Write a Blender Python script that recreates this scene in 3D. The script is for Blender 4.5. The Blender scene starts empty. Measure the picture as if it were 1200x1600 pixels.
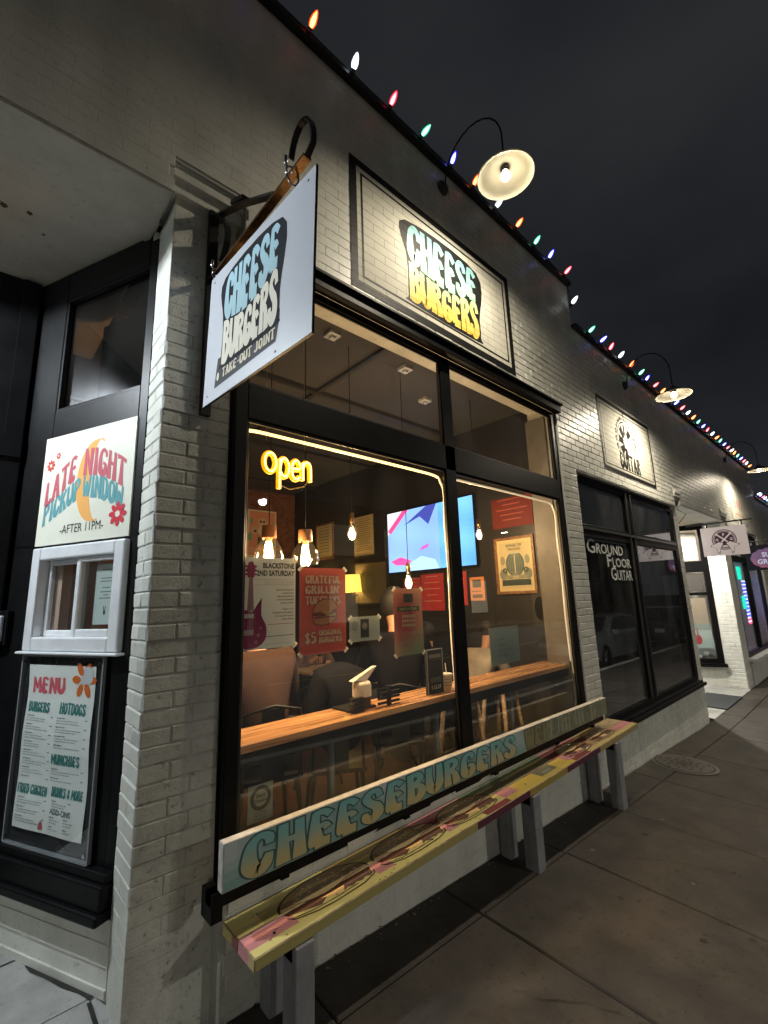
import bpy, bmesh, math, random
from mathutils import Vector, Matrix
random.seed(7)
R=math.radians
sc=bpy.context.scene
C=bpy.context.scene.collection
# ------------------------------------------------------------ camera
RX=(0.7395694508675822,-0.6723155211418697,-0.03207596257572093)
DN=(0.1056402345578778,0.16300872210538742,-0.9809527498101654)
FW=(0.66473842087394,0.7220941742939799,0.19157984044443666)
cam=bpy.data.objects.new('camera',bpy.data.cameras.new('camera')); C.objects.link(cam)
cam.matrix_world=Matrix(((RX[0],-DN[0],-FW[0],0),(RX[1],-DN[1],-FW[1],0),(RX[2],-DN[2],-FW[2],1.77),(0,0,0,1)))
cam.data.sensor_fit='HORIZONTAL'; cam.data.sensor_width=36; cam.data.lens=36*704.807/1200
cam.data.clip_start=.05; cam.data.clip_end=600
sc.camera=cam
sc.view_settings.view_transform='Standard'; sc.view_settings.look='None'
sc.view_settings.exposure=.78; sc.view_settings.gamma=1; sc.view_settings.use_curve_mapping=False
# ------------------------------------------------------------ night sky (town glow on cloud)
w=bpy.data.worlds.new('World'); sc.world=w; w.use_nodes=True
nt=w.node_tree; nt.nodes.clear()
out=nt.nodes.new('ShaderNodeOutputWorld'); bg=nt.nodes.new('ShaderNodeBackground')
tc=nt.nodes.new('ShaderNodeTexCoord'); mp=nt.nodes.new('ShaderNodeMapping'); mp.inputs['Scale'].default_value=(1,1,2.2)
ns=nt.nodes.new('ShaderNodeTexNoise'); ns.inputs['Scale'].default_value=1.6; ns.inputs['Detail'].default_value=5
rp=nt.nodes.new('ShaderNodeValToRGB')
rp.color_ramp.elements[0].position=.3; rp.color_ramp.elements[0].color=(.0085,.0092,.0115,1)
rp.color_ramp.elements[1].position=.72; rp.color_ramp.elements[1].color=(.021,.0225,.0245,1)
L=nt.links.new
L(tc.outputs['Generated'],mp.inputs['Vector']); L(mp.outputs[0],ns.inputs['Vector']); L(ns.outputs['Fac'],rp.inputs[0]); L(rp.outputs[0],bg.inputs[0]); L(bg.outputs[0],out.inputs[0])
bg.inputs[1].default_value=.66

# ------------------------------------------------------------ materials
MATS={}
def nodes(m): return m.node_tree.nodes, m.node_tree.links.new
def mat(name,col,rough=.6,metal=0,var=0,vs=8,bump=0,bs=60,emit=None,es=0,alpha=None,coat=0,dark=None,spec=None,lay=False,trans=0):
    if name in MATS: return MATS[name]
    m=bpy.data.materials.new(name); m.use_nodes=True; N,K=nodes(m); b=N['Principled BSDF']
    b.inputs['Base Color'].default_value=(*col,1); b.inputs['Roughness'].default_value=rough; b.inputs['Metallic'].default_value=metal
    if spec is not None: b.inputs['Specular IOR Level'].default_value=spec
    if coat: b.inputs['Coat Weight'].default_value=coat
    if trans: b.inputs['Transmission Weight'].default_value=trans
    if var or bump:
        g=N.new('ShaderNodeNewGeometry')
    if var:
        n=N.new('ShaderNodeTexNoise'); n.inputs['Scale'].default_value=vs; n.inputs['Detail'].default_value=6; n.inputs['Roughness'].default_value=.62
        K(g.outputs['Position'],n.inputs['Vector'])
        r=N.new('ShaderNodeValToRGB'); d=dark or tuple(c*(1-var) for c in col)
        r.color_ramp.elements[0].position=.33; r.color_ramp.elements[0].color=(*d,1)
        r.color_ramp.elements[1].position=.68; r.color_ramp.elements[1].color=(*col,1)
        K(n.outputs['Fac'],r.inputs[0]); K(r.outputs[0],b.inputs['Base Color'])
    if bump:
        n2=N.new('ShaderNodeTexNoise'); n2.inputs['Scale'].default_value=bs; n2.inputs['Detail'].default_value=5
        K(g.outputs['Position'],n2.inputs['Vector'])
        bp=N.new('ShaderNodeBump'); bp.inputs['Strength'].default_value=bump; bp.inputs['Distance'].default_value=.004
        K(n2.outputs['Fac'],bp.inputs['Height']); K(bp.outputs[0],b.inputs['Normal'])
    if emit: b.inputs['Emission Color'].default_value=(*emit,1); b.inputs['Emission Strength'].default_value=es
    if alpha is not None: b.inputs['Alpha'].default_value=alpha
    MATS[name]=m; return m
def glass(name,tint=(1,1,1),extra=0.0,rough=.0,dirt=.015):
    m=bpy.data.materials.new(name); m.use_nodes=True; N,K=nodes(m); N.clear()
    o=N.new('ShaderNodeOutputMaterial'); t=N.new('ShaderNodeBsdfTransparent'); t.inputs[0].default_value=(*tint,1)
    g=N.new('ShaderNodeBsdfGlossy'); g.inputs['Roughness'].default_value=rough; g.inputs['Color'].default_value=(.95,.97,1,1)
    f=N.new('ShaderNodeFresnel'); gg=N.new('ShaderNodeNewGeometry'); mr=N.new('ShaderNodeMapRange'); mr.inputs[3].default_value=1.5; mr.inputs[4].default_value=1/1.5; K(gg.outputs['Backfacing'],mr.inputs[0]); K(mr.outputs[0],f.inputs['IOR'])
    a=N.new('ShaderNodeMath'); a.operation='ADD'; a.inputs[1].default_value=extra
    mx=N.new('ShaderNodeMixShader'); K(f.outputs[0],a.inputs[0]); K(a.outputs[0],mx.inputs[0]); K(t.outputs[0],mx.inputs[1]); K(g.outputs[0],mx.inputs[2])
    df=N.new('ShaderNodeBsdfDiffuse'); df.inputs[0].default_value=(.6,.6,.58,1); nz=N.new('ShaderNodeTexNoise'); nz.inputs['Scale'].default_value=2.3; nz.inputs['Detail'].default_value=7; nz.inputs['Distortion'].default_value=1.2
    mpp=N.new('ShaderNodeMapping'); mpp.inputs['Scale'].default_value=(1,1,.35); K(gg.outputs['Position'],mpp.inputs[0]); K(mpp.outputs[0],nz.inputs['Vector'])
    rr=N.new('ShaderNodeMapRange'); rr.inputs[1].default_value=.4; rr.inputs[2].default_value=.8; rr.inputs[3].default_value=dirt*.4; rr.inputs[4].default_value=dirt*2; K(nz.outputs['Fac'],rr.inputs[0])
    m2=N.new('ShaderNodeMixShader'); K(rr.outputs[0],m2.inputs[0]); K(mx.outputs[0],m2.inputs[1]); K(df.outputs[0],m2.inputs[2]); K(m2.outputs[0],o.inputs[0])
    return m
def painted_brick(name,col,dark,bump=.5,rough=.42,grime=.25,brick=False,vcol=False):
    """paint film; brick=True adds the mortar-joint relief of the wall grid (for paint laid over the bricks)"""
    m=bpy.data.materials.new(name); m.use_nodes=True; N,K=nodes(m); b=N['Principled BSDF']; b.inputs['Specular IOR Level'].default_value=.15 if brick else .4
    g=N.new('ShaderNodeNewGeometry'); b.inputs['Roughness'].default_value=rough
    n=N.new('ShaderNodeTexNoise'); n.inputs['Scale'].default_value=3.1; n.inputs['Detail'].default_value=8; n.inputs['Roughness'].default_value=.68
    K(g.outputs['Position'],n.inputs['Vector'])
    r=N.new('ShaderNodeValToRGB'); r.color_ramp.elements[0].position=.3; r.color_ramp.elements[0].color=(*dark,1); r.color_ramp.elements[1].position=.6; r.color_ramp.elements[1].color=(*col,1)
    K(n.outputs['Fac'],r.inputs[0])
    colout=r.outputs[0]
    if vcol:
        at=N.new('ShaderNodeVertexColor'); at.layer_name='Col'
        colout=at.outputs[0]
    n2=N.new('ShaderNodeTexNoise'); n2.inputs['Scale'].default_value=34; n2.inputs['Detail'].default_value=7; n2.inputs['Roughness'].default_value=.7
    K(g.outputs['Position'],n2.inputs['Vector'])
    st_=N.new('ShaderNodeTexNoise'); st_.inputs['Scale'].default_value=1; st_.inputs['Detail'].default_value=4; sm=N.new('ShaderNodeMapping'); sm.inputs['Scale'].default_value=(5,5,.55); K(g.outputs['Position'],sm.inputs[0]); K(sm.outputs[0],st_.inputs['Vector'])
    sr=N.new('ShaderNodeMapRange'); sr.inputs[1].default_value=.35; sr.inputs[2].default_value=.6; sr.inputs[3].default_value=1-grime*.55; sr.inputs[4].default_value=1; K(st_.outputs['Fac'],sr.inputs[0])
    ms=N.new('ShaderNodeMix'); ms.data_type='RGBA'; ms.blend_type='MULTIPLY'; ms.inputs[0].default_value=1; K(colout,ms.inputs[6]); K(sr.outputs[0],ms.inputs[7]); colout=ms.outputs[2]
    # specks of worn paint
    r2=N.new('ShaderNodeValToRGB'); r2.color_ramp.elements[0].position=.30; r2.color_ramp.elements[0].color=(1-grime*1.6,)*3+(1,); r2.color_ramp.elements[1].position=.43; r2.color_ramp.elements[1].color=(1,1,1,1)
    K(n2.outputs['Fac'],r2.inputs[0])
    mu=N.new('ShaderNodeMix'); mu.data_type='RGBA'; mu.blend_type='MULTIPLY'; mu.inputs[0].default_value=1
    K(colout,mu.inputs[6]); K(r2.outputs[0],mu.inputs[7])
    bp=N.new('ShaderNodeBump'); bp.inputs['Strength'].default_value=bump; bp.inputs['Distance'].default_value=.006
    K(n2.outputs['Fac'],bp.inputs['Height'])
    last=mu.outputs[2]; nrm=bp.outputs[0]
    if brick:
        sx=N.new('ShaderNodeSeparateXYZ'); cb=N.new('ShaderNodeCombineXYZ'); K(g.outputs['Position'],sx.inputs[0]); K(sx.outputs[0],cb.inputs[0]); K(sx.outputs[2],cb.inputs[1])
        br=N.new('ShaderNodeTexBrick'); br.inputs['Scale'].default_value=1; br.inputs['Brick Width'].default_value=BW; br.inputs['Row Height'].default_value=BH
        br.inputs['Mortar Size'].default_value=.0028; br.inputs['Mortar Smooth'].default_value=.3; br.inputs['Bias'].default_value=0
        br.inputs['Color1'].default_value=(1,1,1,1); br.inputs['Color2'].default_value=(.93,.93,.93,1); br.inputs['Mortar'].default_value=(.45,.43,.4,1)
        K(cb.outputs[0],br.inputs['Vector'])
        mu2=N.new('ShaderNodeMix'); mu2.data_type='RGBA'; mu2.blend_type='MULTIPLY'; mu2.inputs[0].default_value=.75
        K(last,mu2.inputs[6]); K(br.outputs['Color'],mu2.inputs[7]); last=mu2.outputs[2]
        inv=N.new('ShaderNodeMath'); inv.operation='SUBTRACT'; inv.inputs[0].default_value=1; K(br.outputs['Fac'],inv.inputs[1])
        bq=N.new('ShaderNodeBump'); bq.inputs['Strength'].default_value=.9; bq.inputs['Distance'].default_value=.006
        K(inv.outputs[0],bq.inputs['Height']); K(nrm,bq.inputs['Normal']); nrm=bq.outputs[0]
    K(last,b.inputs['Base Color']); K(nrm,b.inputs['Normal'])
    return m
BW,BH=.203,.068
M_wall=painted_brick('cream_wall_paint',(.68,.68,.62),(.56,.56,.50),.28,.42,.22)
M_mort=painted_brick('cream_joint_paint',(.54,.54,.49),(.42,.42,.38),.22,.6,.2)
M_rough=painted_brick('rough_brick_paint',(.66,.67,.61),(.44,.44,.39),1.0,.55,.42)
M_panel=painted_brick('sign_panel_paint',(.52,.51,.44),(.46,.45,.39),.4,.75,.08,brick=True)
M_blackpaint=painted_brick('black_sign_paint',(.009,.009,.010),(.014,.014,.014),.4,.6,.1,brick=True)
M_letters=painted_brick('letter_paint',(1,1,1),(1,1,1),.4,.38,.06,brick=True,vcol=True)
M_soffit=painted_brick('soffit_plaster',(.50,.46,.39),(.40,.36,.30),.25,.6,.15)
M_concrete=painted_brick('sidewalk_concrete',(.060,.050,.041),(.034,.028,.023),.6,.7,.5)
M_concrete2=painted_brick('entry_concrete',(.40,.40,.38),(.27,.27,.25),.3,.75,.25)
M_black=mat('black_frame_paint',(.0065,.0065,.007),.42,var=.5,vs=5,bump=.2,bs=26,spec=.16)
M_iron=mat('black_iron',(.012,.012,.012),.38,metal=.3,bump=.3,bs=80)
M_steel=mat('shiny_steel',(.6,.6,.6),.22,metal=1)
M_alu=mat('white_aluminium',(.78,.80,.82),.35,metal=.15,var=.12,vs=10)
M_asphalt=mat('asphalt',(.05,.05,.052),.85,var=.4,vs=20,bump=.5,bs=90)
M_glass=glass('shop_glass',(.93,.95,.95))
M_glass2=glass('dark_shop_glass',(.62,.65,.67),.20,0,.03)
M_white=mat('white_panel',(.47,.49,.53),.4,var=.06,vs=4)
M_vc=None
def vcol_mat(name,rough=.5,coat=0):
    m=bpy.data.materials.new(name); m.use_nodes=True; N,K=nodes(m); b=N['Principled BSDF']
    at=N.new('ShaderNodeVertexColor'); at.layer_name='Col'; K(at.outputs[0],b.inputs['Base Color']); b.inputs['Roughness'].default_value=rough
    b.inputs['Coat Weight'].default_value=coat; b.inputs['Specular IOR Level'].default_value=.25
    return m
M_print=vcol_mat('printed_ink',.65)
M_gloss=vcol_mat('glossy_paint',.3)
def paper_mat():
    m=bpy.data.materials.new('poster_paper'); m.use_nodes=True; N,K=nodes(m); b=N['Principled BSDF']
    at=N.new('ShaderNodeVertexColor'); at.layer_name='Col'; K(at.outputs[0],b.inputs['Base Color']); b.inputs['Roughness'].default_value=.55
    t=N.new('ShaderNodeBsdfTranslucent'); K(at.outputs[0],t.inputs[0]); mx=N.new('ShaderNodeMixShader'); mx.inputs[0].default_value=.16
    K(b.outputs[0],mx.inputs[1]); K(t.outputs[0],mx.inputs[2]); K(mx.outputs[0],N['Material Output'].inputs[0]); return m
M_paper=paper_mat()

# ------------------------------------------------------------ mesh helpers
class MB:
    def __init__(s): s.v=[]; s.f=[]; s.c=[]; s.smooth=False
    def quad(s,a,b,c,d,col=(1,1,1)):
        n=len(s.v); s.v+= [tuple(a),tuple(b),tuple(c),tuple(d)]; s.f.append((n,n+1,n+2,n+3)); s.c.append(col); return s
    def poly(s,pts,col=(1,1,1)):
        n=len(s.v); s.v+=[tuple(p) for p in pts]; s.f.append(tuple(range(n,n+len(pts)))); s.c.append(col); return s
    def hexa(s,p,col=(1,1,1)):   # 8 points: bottom 4 (ccw), top 4
        n=len(s.v); s.v+=[tuple(q) for q in p]
        for f in ((3,2,1,0),(4,5,6,7),(0,1,5,4),(1,2,6,5),(2,3,7,6),(3,0,4,7)):
            s.f.append(tuple(n+i for i in f)); s.c.append(col)
        return s
    def box(s,x0,x1,y0,y1,z0,z1,col=(1,1,1)):
        return s.hexa([(x0,y0,z0),(x1,y0,z0),(x1,y1,z0),(x0,y1,z0),(x0,y0,z1),(x1,y0,z1),(x1,y1,z1),(x0,y1,z1)],col)
    def obox(s,c,u,v,w,col=(1,1,1)):  # centre and three half-vectors
        c,u,v,w=map(Vector,(c,u,v,w))
        return s.hexa([c-u-v-w,c+u-v-w,c+u+v-w,c-u+v-w,c-u-v+w,c+u-v+w,c+u+v+w,c-u+v+w],col)
    def tube(s,pts,r,n=8,col=(1,1,1),cap=True):
        pts=[Vector(p) for p in pts]; rs=r if isinstance(r,(list,tuple)) else [r]*len(pts)
        b0=len(s.v); prev=None
        for i,p in enumerate(pts):
            t=(pts[min(i+1,len(pts)-1)]-pts[max(i-1,0)]).normalized()
            if prev is None:
                a=t.orthogonal().normalized()
            else:
                a=(prev-t*prev.dot(t))
                a=a.normalized() if a.length>1e-6 else t.orthogonal().normalized()
            prev=a; b=t.cross(a)
            for k in range(n):
                th=2*math.pi*k/n; s.v.append(tuple(p+(a*math.cos(th)+b*math.sin(th))*rs[i]))
        for i in range(len(pts)-1):
            for k in range(n):
                s.f.append((b0+i*n+k,b0+i*n+(k+1)%n,b0+(i+1)*n+(k+1)%n,b0+(i+1)*n+k)); s.c.append(col)
        if cap:
            s.f.append(tuple(b0+k for k in range(n))[::-1]); s.c.append(col)
            s.f.append(tuple(b0+(len(pts)-1)*n+k for k in range(n))); s.c.append(col)
        return s
    def lathe(s,c,prof,axis=(0,0,1),n=24,col=(1,1,1)):  # prof: (r, h)
        c=Vector(c); t=Vector(axis).normalized(); a=t.orthogonal().normalized(); b=t.cross(a); b0=len(s.v)
        for (r,h) in prof:
            for k in range(n):
                th=2*math.pi*k/n; s.v.append(tuple(c+t*h+(a*math.cos(th)+b*math.sin(th))*max(r,1e-4)))
        for i in range(len(prof)-1):
            for k in range(n):
                s.f.append((b0+i*n+k,b0+i*n+(k+1)%n,b0+(i+1)*n+(k+1)%n,b0+(i+1)*n+k)); s.c.append(col)
        return s
    def mesh(s,name,m,smooth=None):
        me=bpy.data.meshes.new(name); me.from_pydata(s.v,[],s.f); 
        if m is not None: me.materials.append(m)
        ca=me.color_attributes.new('Col','FLOAT_COLOR','CORNER'); k=0
        vals=[]
        for f,c in zip(s.f,s.c):
            for _ in f: vals+=[c[0],c[1],c[2],1]
        ca.data.foreach_set('color',vals)
        if smooth or (smooth is None and s.smooth): me.shade_smooth()
        return me
    def build(s,name,m,parent=None,smooth=None,kind=None,label=None,cat=None,group=None):
        if parent is not None: off=WL[parent]
        else:
            lo=[min(v[i] for v in s.v) for i in range(3)]; hi=[max(v[i] for v in s.v) for i in range(3)]
            off=Vector(((lo[0]+hi[0])/2,(lo[1]+hi[1])/2,lo[2]))
        s.v=[(x-off.x,y-off.y,z-off.z) for x,y,z in s.v]
        o=bpy.data.objects.new(name,s.mesh(name,m,smooth)); C.objects.link(o); WL[o]=off
        if parent is not None: o.parent=parent
        else: o.location=off
        return tag(o,label,cat,group,kind)
WL={}
def tag(o,label=None,cat=None,group=None,kind=None):
    if label: o['label']=label
    if cat: o['category']=cat
    if group: o['group']=group
    if kind: o['kind']=kind
    return o
def thing(name,label,cat,loc=(0,0,0),group=None):
    o=bpy.data.objects.new(name,None); C.objects.link(o); o.location=loc; o.empty_display_size=.1; WL[o]=Vector(loc)
    return tag(o,label,cat,group)
def dup(o,loc,parent=None):
    c=o.copy(); C.objects.link(c)
    if parent is None: c.location=loc
    else: c.parent=parent
    for ch in o.children: dup(ch,None,c)
    return c
class F:   # a flat drawing frame: u right, v up, n towards the viewer
    def __init__(s,o,u,v=(0,0,1)):
        s.o=Vector(o); s.u=Vector(u).normalized(); s.v=Vector(v).normalized(); s.n=s.u.cross(s.v)
    def p(s,u,v,w=0): return s.o+s.u*u+s.v*v+s.n*w
    def rect(s,mb,u0,u1,v0,v1,w=0,col=(1,1,1)): return mb.quad(s.p(u0,v0,w),s.p(u1,v0,w),s.p(u1,v1,w),s.p(u0,v1,w),col)
    def slab(s,mb,u0,u1,v0,v1,w0,w1,col=(1,1,1)):
        return mb.hexa([s.p(u0,v0,w0),s.p(u1,v0,w0),s.p(u1,v0,w1),s.p(u0,v0,w1),s.p(u0,v1,w0),s.p(u1,v1,w0),s.p(u1,v1,w1),s.p(u0,v1,w1)],col)
    def disc(s,mb,u,v,ru,rv=None,w=0,col=(1,1,1),n=20,a0=0,a1=2*math.pi):
        rv=rv or ru; full=abs(a1-a0-2*math.pi)<1e-6
        return mb.poly([s.p(u+ru*math.cos(a0+(a1-a0)*k/(n if full else n-1)),v+rv*math.sin(a0+(a1-a0)*k/(n if full else n-1)),w) for k in range(n)],col)
    def ring(s,mb,u,v,r0,r1,w=0,col=(1,1,1),n=32,ry=1,a0=0,a1=2*math.pi):
        for k in range(n):
            t0=a0+(a1-a0)*k/n; t1=a0+(a1-a0)*(k+1)/n
            mb.quad(s.p(u+r0*math.cos(t0),v+r0*ry*math.sin(t0),w),s.p(u+r1*math.cos(t0),v+r1*ry*math.sin(t0),w),s.p(u+r1*math.cos(t1),v+r1*ry*math.sin(t1),w),s.p(u+r0*math.cos(t1),v+r0*ry*math.sin(t1),w),col)
    def poly(s,mb,pts,w=0,col=(1,1,1)): return mb.poly([s.p(a,b,w) for a,b in pts],col)
    def line(s,mb,pts,wd,w=0,col=(1,1,1)):
        for (a,b),(c,d) in zip(pts,pts[1:]):
            l=math.hypot(c-a,d-b) or 1; px,py=-(d-b)/l*wd/2,(c-a)/l*wd/2
            mb.quad(s.p(a-px,b-py,w),s.p(c-px,d-py,w),s.p(c+px,d+py,w),s.p(a+px,b+py,w),col)
# plain lettering from the built-in font
def text(mb,fr,s,u,v,h,w=0,col=(0,0,0),align='CENTER',bold=0,sx=1.0,warp=None):
    cu=bpy.data.curves.new('t','FONT'); cu.body=s; cu.size=1; cu.align_x=align; cu.offset=bold; cu.resolution_u=2
    o=bpy.data.objects.new('t',cu); me=bpy.data.meshes.new_from_object(o)
    k=h/.70
    for p in me.polygons:
        pts=[]
        for i in p.vertices:
            c=me.vertices[i].co; a,b=u+c.x*k*sx,v+c.y*k
            if warp: a,b=warp(a,b)
            pts.append(fr.p(a,b,w))
        mb.poly(pts,col)
    bpy.data.objects.remove(o); bpy.data.curves.remove(cu); bpy.data.meshes.remove(me)
# hand-drawn bell-bottomed lettering, built of tapering brush strokes (x 0-1, y 0-2, width)
G={
'C':[[(.86,1.42,.16),(.84,1.72,.22),(.55,1.88,.2),(.28,1.6,.24),(.2,1.0,.36),(.25,.5,.46),(.5,.22,.44),(.74,.45,.34),(.85,.85,.16)]],
'H':[[(.2,1.96,.24),(.2,1.2,.26),(.2,.06,.40)],[(.8,1.96,.24),(.8,1.2,.26),(.8,.06,.40)],[(.2,1.08,.16),(.5,1.14,.18),(.8,1.08,.16)]],
'E':[[(.3,1.88,.2),(.24,1.2,.28),(.28,.4,.5),(.3,.2,.42)],[(.28,1.86,.2),(.6,1.88,.2),(.84,1.66,.22)],[(.26,1.06,.15),(.62,1.14,.16),(.74,.95,.2)],[(.3,.22,.42),(.78,.2,.36)]],
'S':[[(.84,1.5,.2),(.74,1.84,.2),(.42,1.86,.22),(.2,1.55,.26),(.4,1.18,.28),(.7,.85,.36),(.74,.42,.44),(.46,.18,.4),(.16,.38,.3),(.14,.62,.16)]],
'B':[[(.22,1.94,.26),(.22,1.0,.26),(.24,.06,.38)],[(.24,1.88,.18),(.66,1.84,.22),(.76,1.46,.26),(.3,1.14,.13)],[(.3,1.1,.14),(.74,.98,.24),(.84,.5,.40),(.6,.16,.34),(.24,.14,.26)]],
'U':[[(.18,1.96,.26),(.17,1.1,.3),(.22,.55,.42),(.5,.22,.42),(.78,.55,.42),(.83,1.1,.3),(.82,1.96,.26)]],
'R':[[(.2,1.94,.26),(.2,1.0,.26),(.2,.05,.38)],[(.22,1.88,.18),(.66,1.84,.22),(.76,1.45,.26),(.34,1.06,.14)],[(.4,1.1,.16),(.68,.8,.26),(.80,.05,.40)]],
'G':[[(.84,1.45,.16),(.8,1.74,.2),(.52,1.88,.2),(.26,1.6,.24),(.2,1.0,.34),(.26,.45,.46),(.52,.2,.42),(.78,.4,.38),(.8,.85,.22),(.56,.95,.13)]],
'L':[[(.28,1.96,.22),(.25,1.1,.3),(.28,.3,.46)],[(.28,.24,.38),(.7,.2,.32),(.84,.42,.2)]],
'A':[[(.48,1.9,.22),(.32,1.0,.24),(.18,.05,.36)],[(.52,1.9,.22),(.68,1.0,.24),(.82,.05,.36)],[(.3,.75,.15),(.7,.75,.15)]],
'T':[[(.06,1.84,.26),(.5,1.9,.18),(.94,1.84,.26)],[(.5,1.88,.2),(.5,1.1,.26),(.5,.06,.44)]],
'N':[[(.17,1.94,.2),(.17,.05,.32)],[(.2,1.9,.24),(.5,1.0,.22),(.8,.12,.24)],[(.83,1.94,.32),(.83,.05,.2)]],
'I':[[(.5,1.96,.28),(.5,1.1,.28),(.5,.04,.44)]],
'P':[[(.22,1.94,.26),(.22,1.0,.28),(.22,.05,.42)],[(.24,1.88,.18),(.68,1.84,.24),(.78,1.35,.32),(.3,.94,.15)]],
'K':[[(.2,1.95,.26),(.2,.05,.38)],[(.84,1.92,.26),(.5,1.35,.2),(.28,1.05,.15)],[(.35,1.15,.16),(.62,.75,.26),(.82,.05,.36)]],
'W':[[(.1,1.95,.22),(.16,.9,.24),(.28,.15,.3)],[(.3,.15,.26),(.5,1.4,.2)],[(.5,1.4,.2),(.7,.15,.26)],[(.9,1.95,.22),(.84,.9,.24),(.72,.15,.3)]],
'D':[[(.2,1.94,.24),(.2,.05,.34)],[(.2,1.86,.2),(.62,1.78,.24),(.82,1.2,.3),(.78,.5,.38),(.5,.16,.34),(.2,.16,.26)]],
'O':[[(.5,1.84,.22),(.22,1.6,.26),(.18,1.0,.32),(.24,.45,.4),(.5,.2,.38),(.76,.45,.4),(.82,1.0,.32),(.78,1.6,.26),(.5,1.84,.22)]],
'M':[[(.14,1.94,.2),(.12,.05,.3)],[(.16,1.9,.22),(.5,.6,.18)],[(.84,1.9,.22),(.5,.6,.18)],[(.86,1.94,.2),(.88,.05,.3)]],
'F':[[(.26,1.94,.24),(.24,1.1,.28),(.26,.05,.42)],[(.26,1.86,.2),(.6,1.88,.2),(.86,1.66,.24)],[(.26,1.06,.15),(.68,1.02,.2)]],
'Y':[[(.14,1.95,.26),(.3,1.3,.26),(.5,1.05,.2)],[(.86,1.95,.26),(.7,1.3,.26),(.5,1.05,.2)],[(.5,1.1,.24),(.5,.05,.4)]],
"'":[[(.4,1.95,.2),(.36,1.5,.12)]],'-':[[(.25,1.0,.16),(.75,1.0,.16)]],
'$':[[(.82,1.5,.2),(.6,1.75,.2),(.24,1.5,.24),(.5,1.05,.28),(.78,.6,.3),(.5,.25,.28),(.16,.5,.2)],[(.5,2.05,.12),(.5,-.05,.12)]],
'5':[[(.82,1.85,.2),(.3,1.85,.18),(.24,1.15,.2),(.7,1.15,.28),(.78,.55,.36),(.4,.2,.3),(.14,.4,.2)]],
'J':[[(.7,1.96,.26),(.7,1.0,.3),(.66,.4,.4),(.35,.2,.34),(.14,.5,.2)]],
'&':[[(.8,.2,.2),(.3,1.3,.2),(.5,1.8,.2),(.66,1.4,.2),(.2,.6,.24),(.5,.2,.24),(.82,.8,.16)]],
}
GW={'I':.56,"'":.4,' ':.5,'-':.7,'M':1.15,'W':1.15,'L':.88}
def cr(pts,sub=5):
    out=[]; n=len(pts)
    for i in range(n-1):
        p0=pts[max(i-1,0)];p1=pts[i];p2=pts[i+1];p3=pts[min(i+2,n-1)]
        for k in range(sub):
            t=k/sub
            out.append(tuple(.5*((2*p1[j])+(-p0[j]+p2[j])*t+(2*p0[j]-5*p1[j]+4*p2[j]-p3[j])*t*t+(-p0[j]+3*p1[j]-3*p2[j]+p3[j])*t**3) for j in range(len(p1))))
    out.append(tuple(pts[-1])); return out
def groovy(mb,s,mapf,colf,grow=0,w=0,pitch=1.04,only=None):
    """mapf(a,b,w)->point with a along the word in letter widths, b 0-2; grow thickens for an outline"""
    a0=0; k=0
    for ch in s:
        wd=GW.get(ch,1.0)
        for st in G.get(ch,[]):
            sx=wd if ch in 'MW' else 1
            off=(wd-1)/2 if ch not in 'MW' else 0
            q=cr(st,5 if len(st)>2 else 3); k+=1; ww=w+k*1.2e-5
            L=[];Rr=[]
            for i,(x,y,t) in enumerate(q):
                xa,ya,_=q[max(i-1,0)]; xb,yb,_=q[min(i+1,len(q)-1)]
                dx,dy=xb-xa,yb-ya; l=math.hypot(dx,dy) or 1; nx,ny=-dy/l,dx/l; h=t/2+grow
                ex=ey=0
                if i==0: ex,ey=-dx/l*grow,-dy/l*grow
                if i==len(q)-1: ex,ey=dx/l*grow,dy/l*grow
                X=a0+off+x*sx
                L.append((X+nx*h+ex,y+ny*h+ey)); Rr.append((X-nx*h+ex,y-ny*h+ey))
            for i in range(len(q)-1):
                pp=[L[i],L[i+1],Rr[i+1],Rr[i]]; cy=sum(p[1] for p in pp)/4; cx=sum(p[0] for p in pp)/4
                mb.poly([mapf(a,b,ww) for a,b in pp],colf(cx,cy))
        a0+=wd*pitch
    return a0
def glen(s,pitch=1.04): return sum(GW.get(c,1.0)*pitch for c in s)
def flatword(fr,mb,s,u0,u1,v0,v1,col,w=0,grow=0,warp=None,outline=None,og=.1):
    n=glen(s)-.04
    def mp(a,b,ww):
        u=u0+(u1-u0)*a/n; v=v0+(v1-v0)*b/2
        if warp: u,v=warp(u,v,a/n,b/2)
        return fr.p(u,v,ww)
    cf=col if callable(col) else (lambda a,b:col)
    if outline: groovy(mb,s,mp,lambda a,b:outline,grow+og,w)
    groovy(mb,s,mp,cf,grow,w+(.0008 if outline else 0))
def lerp(a,b,t): t=max(0,min(1,t)); return tuple(x+(y-x)*t for x,y in zip(a,b))

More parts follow.
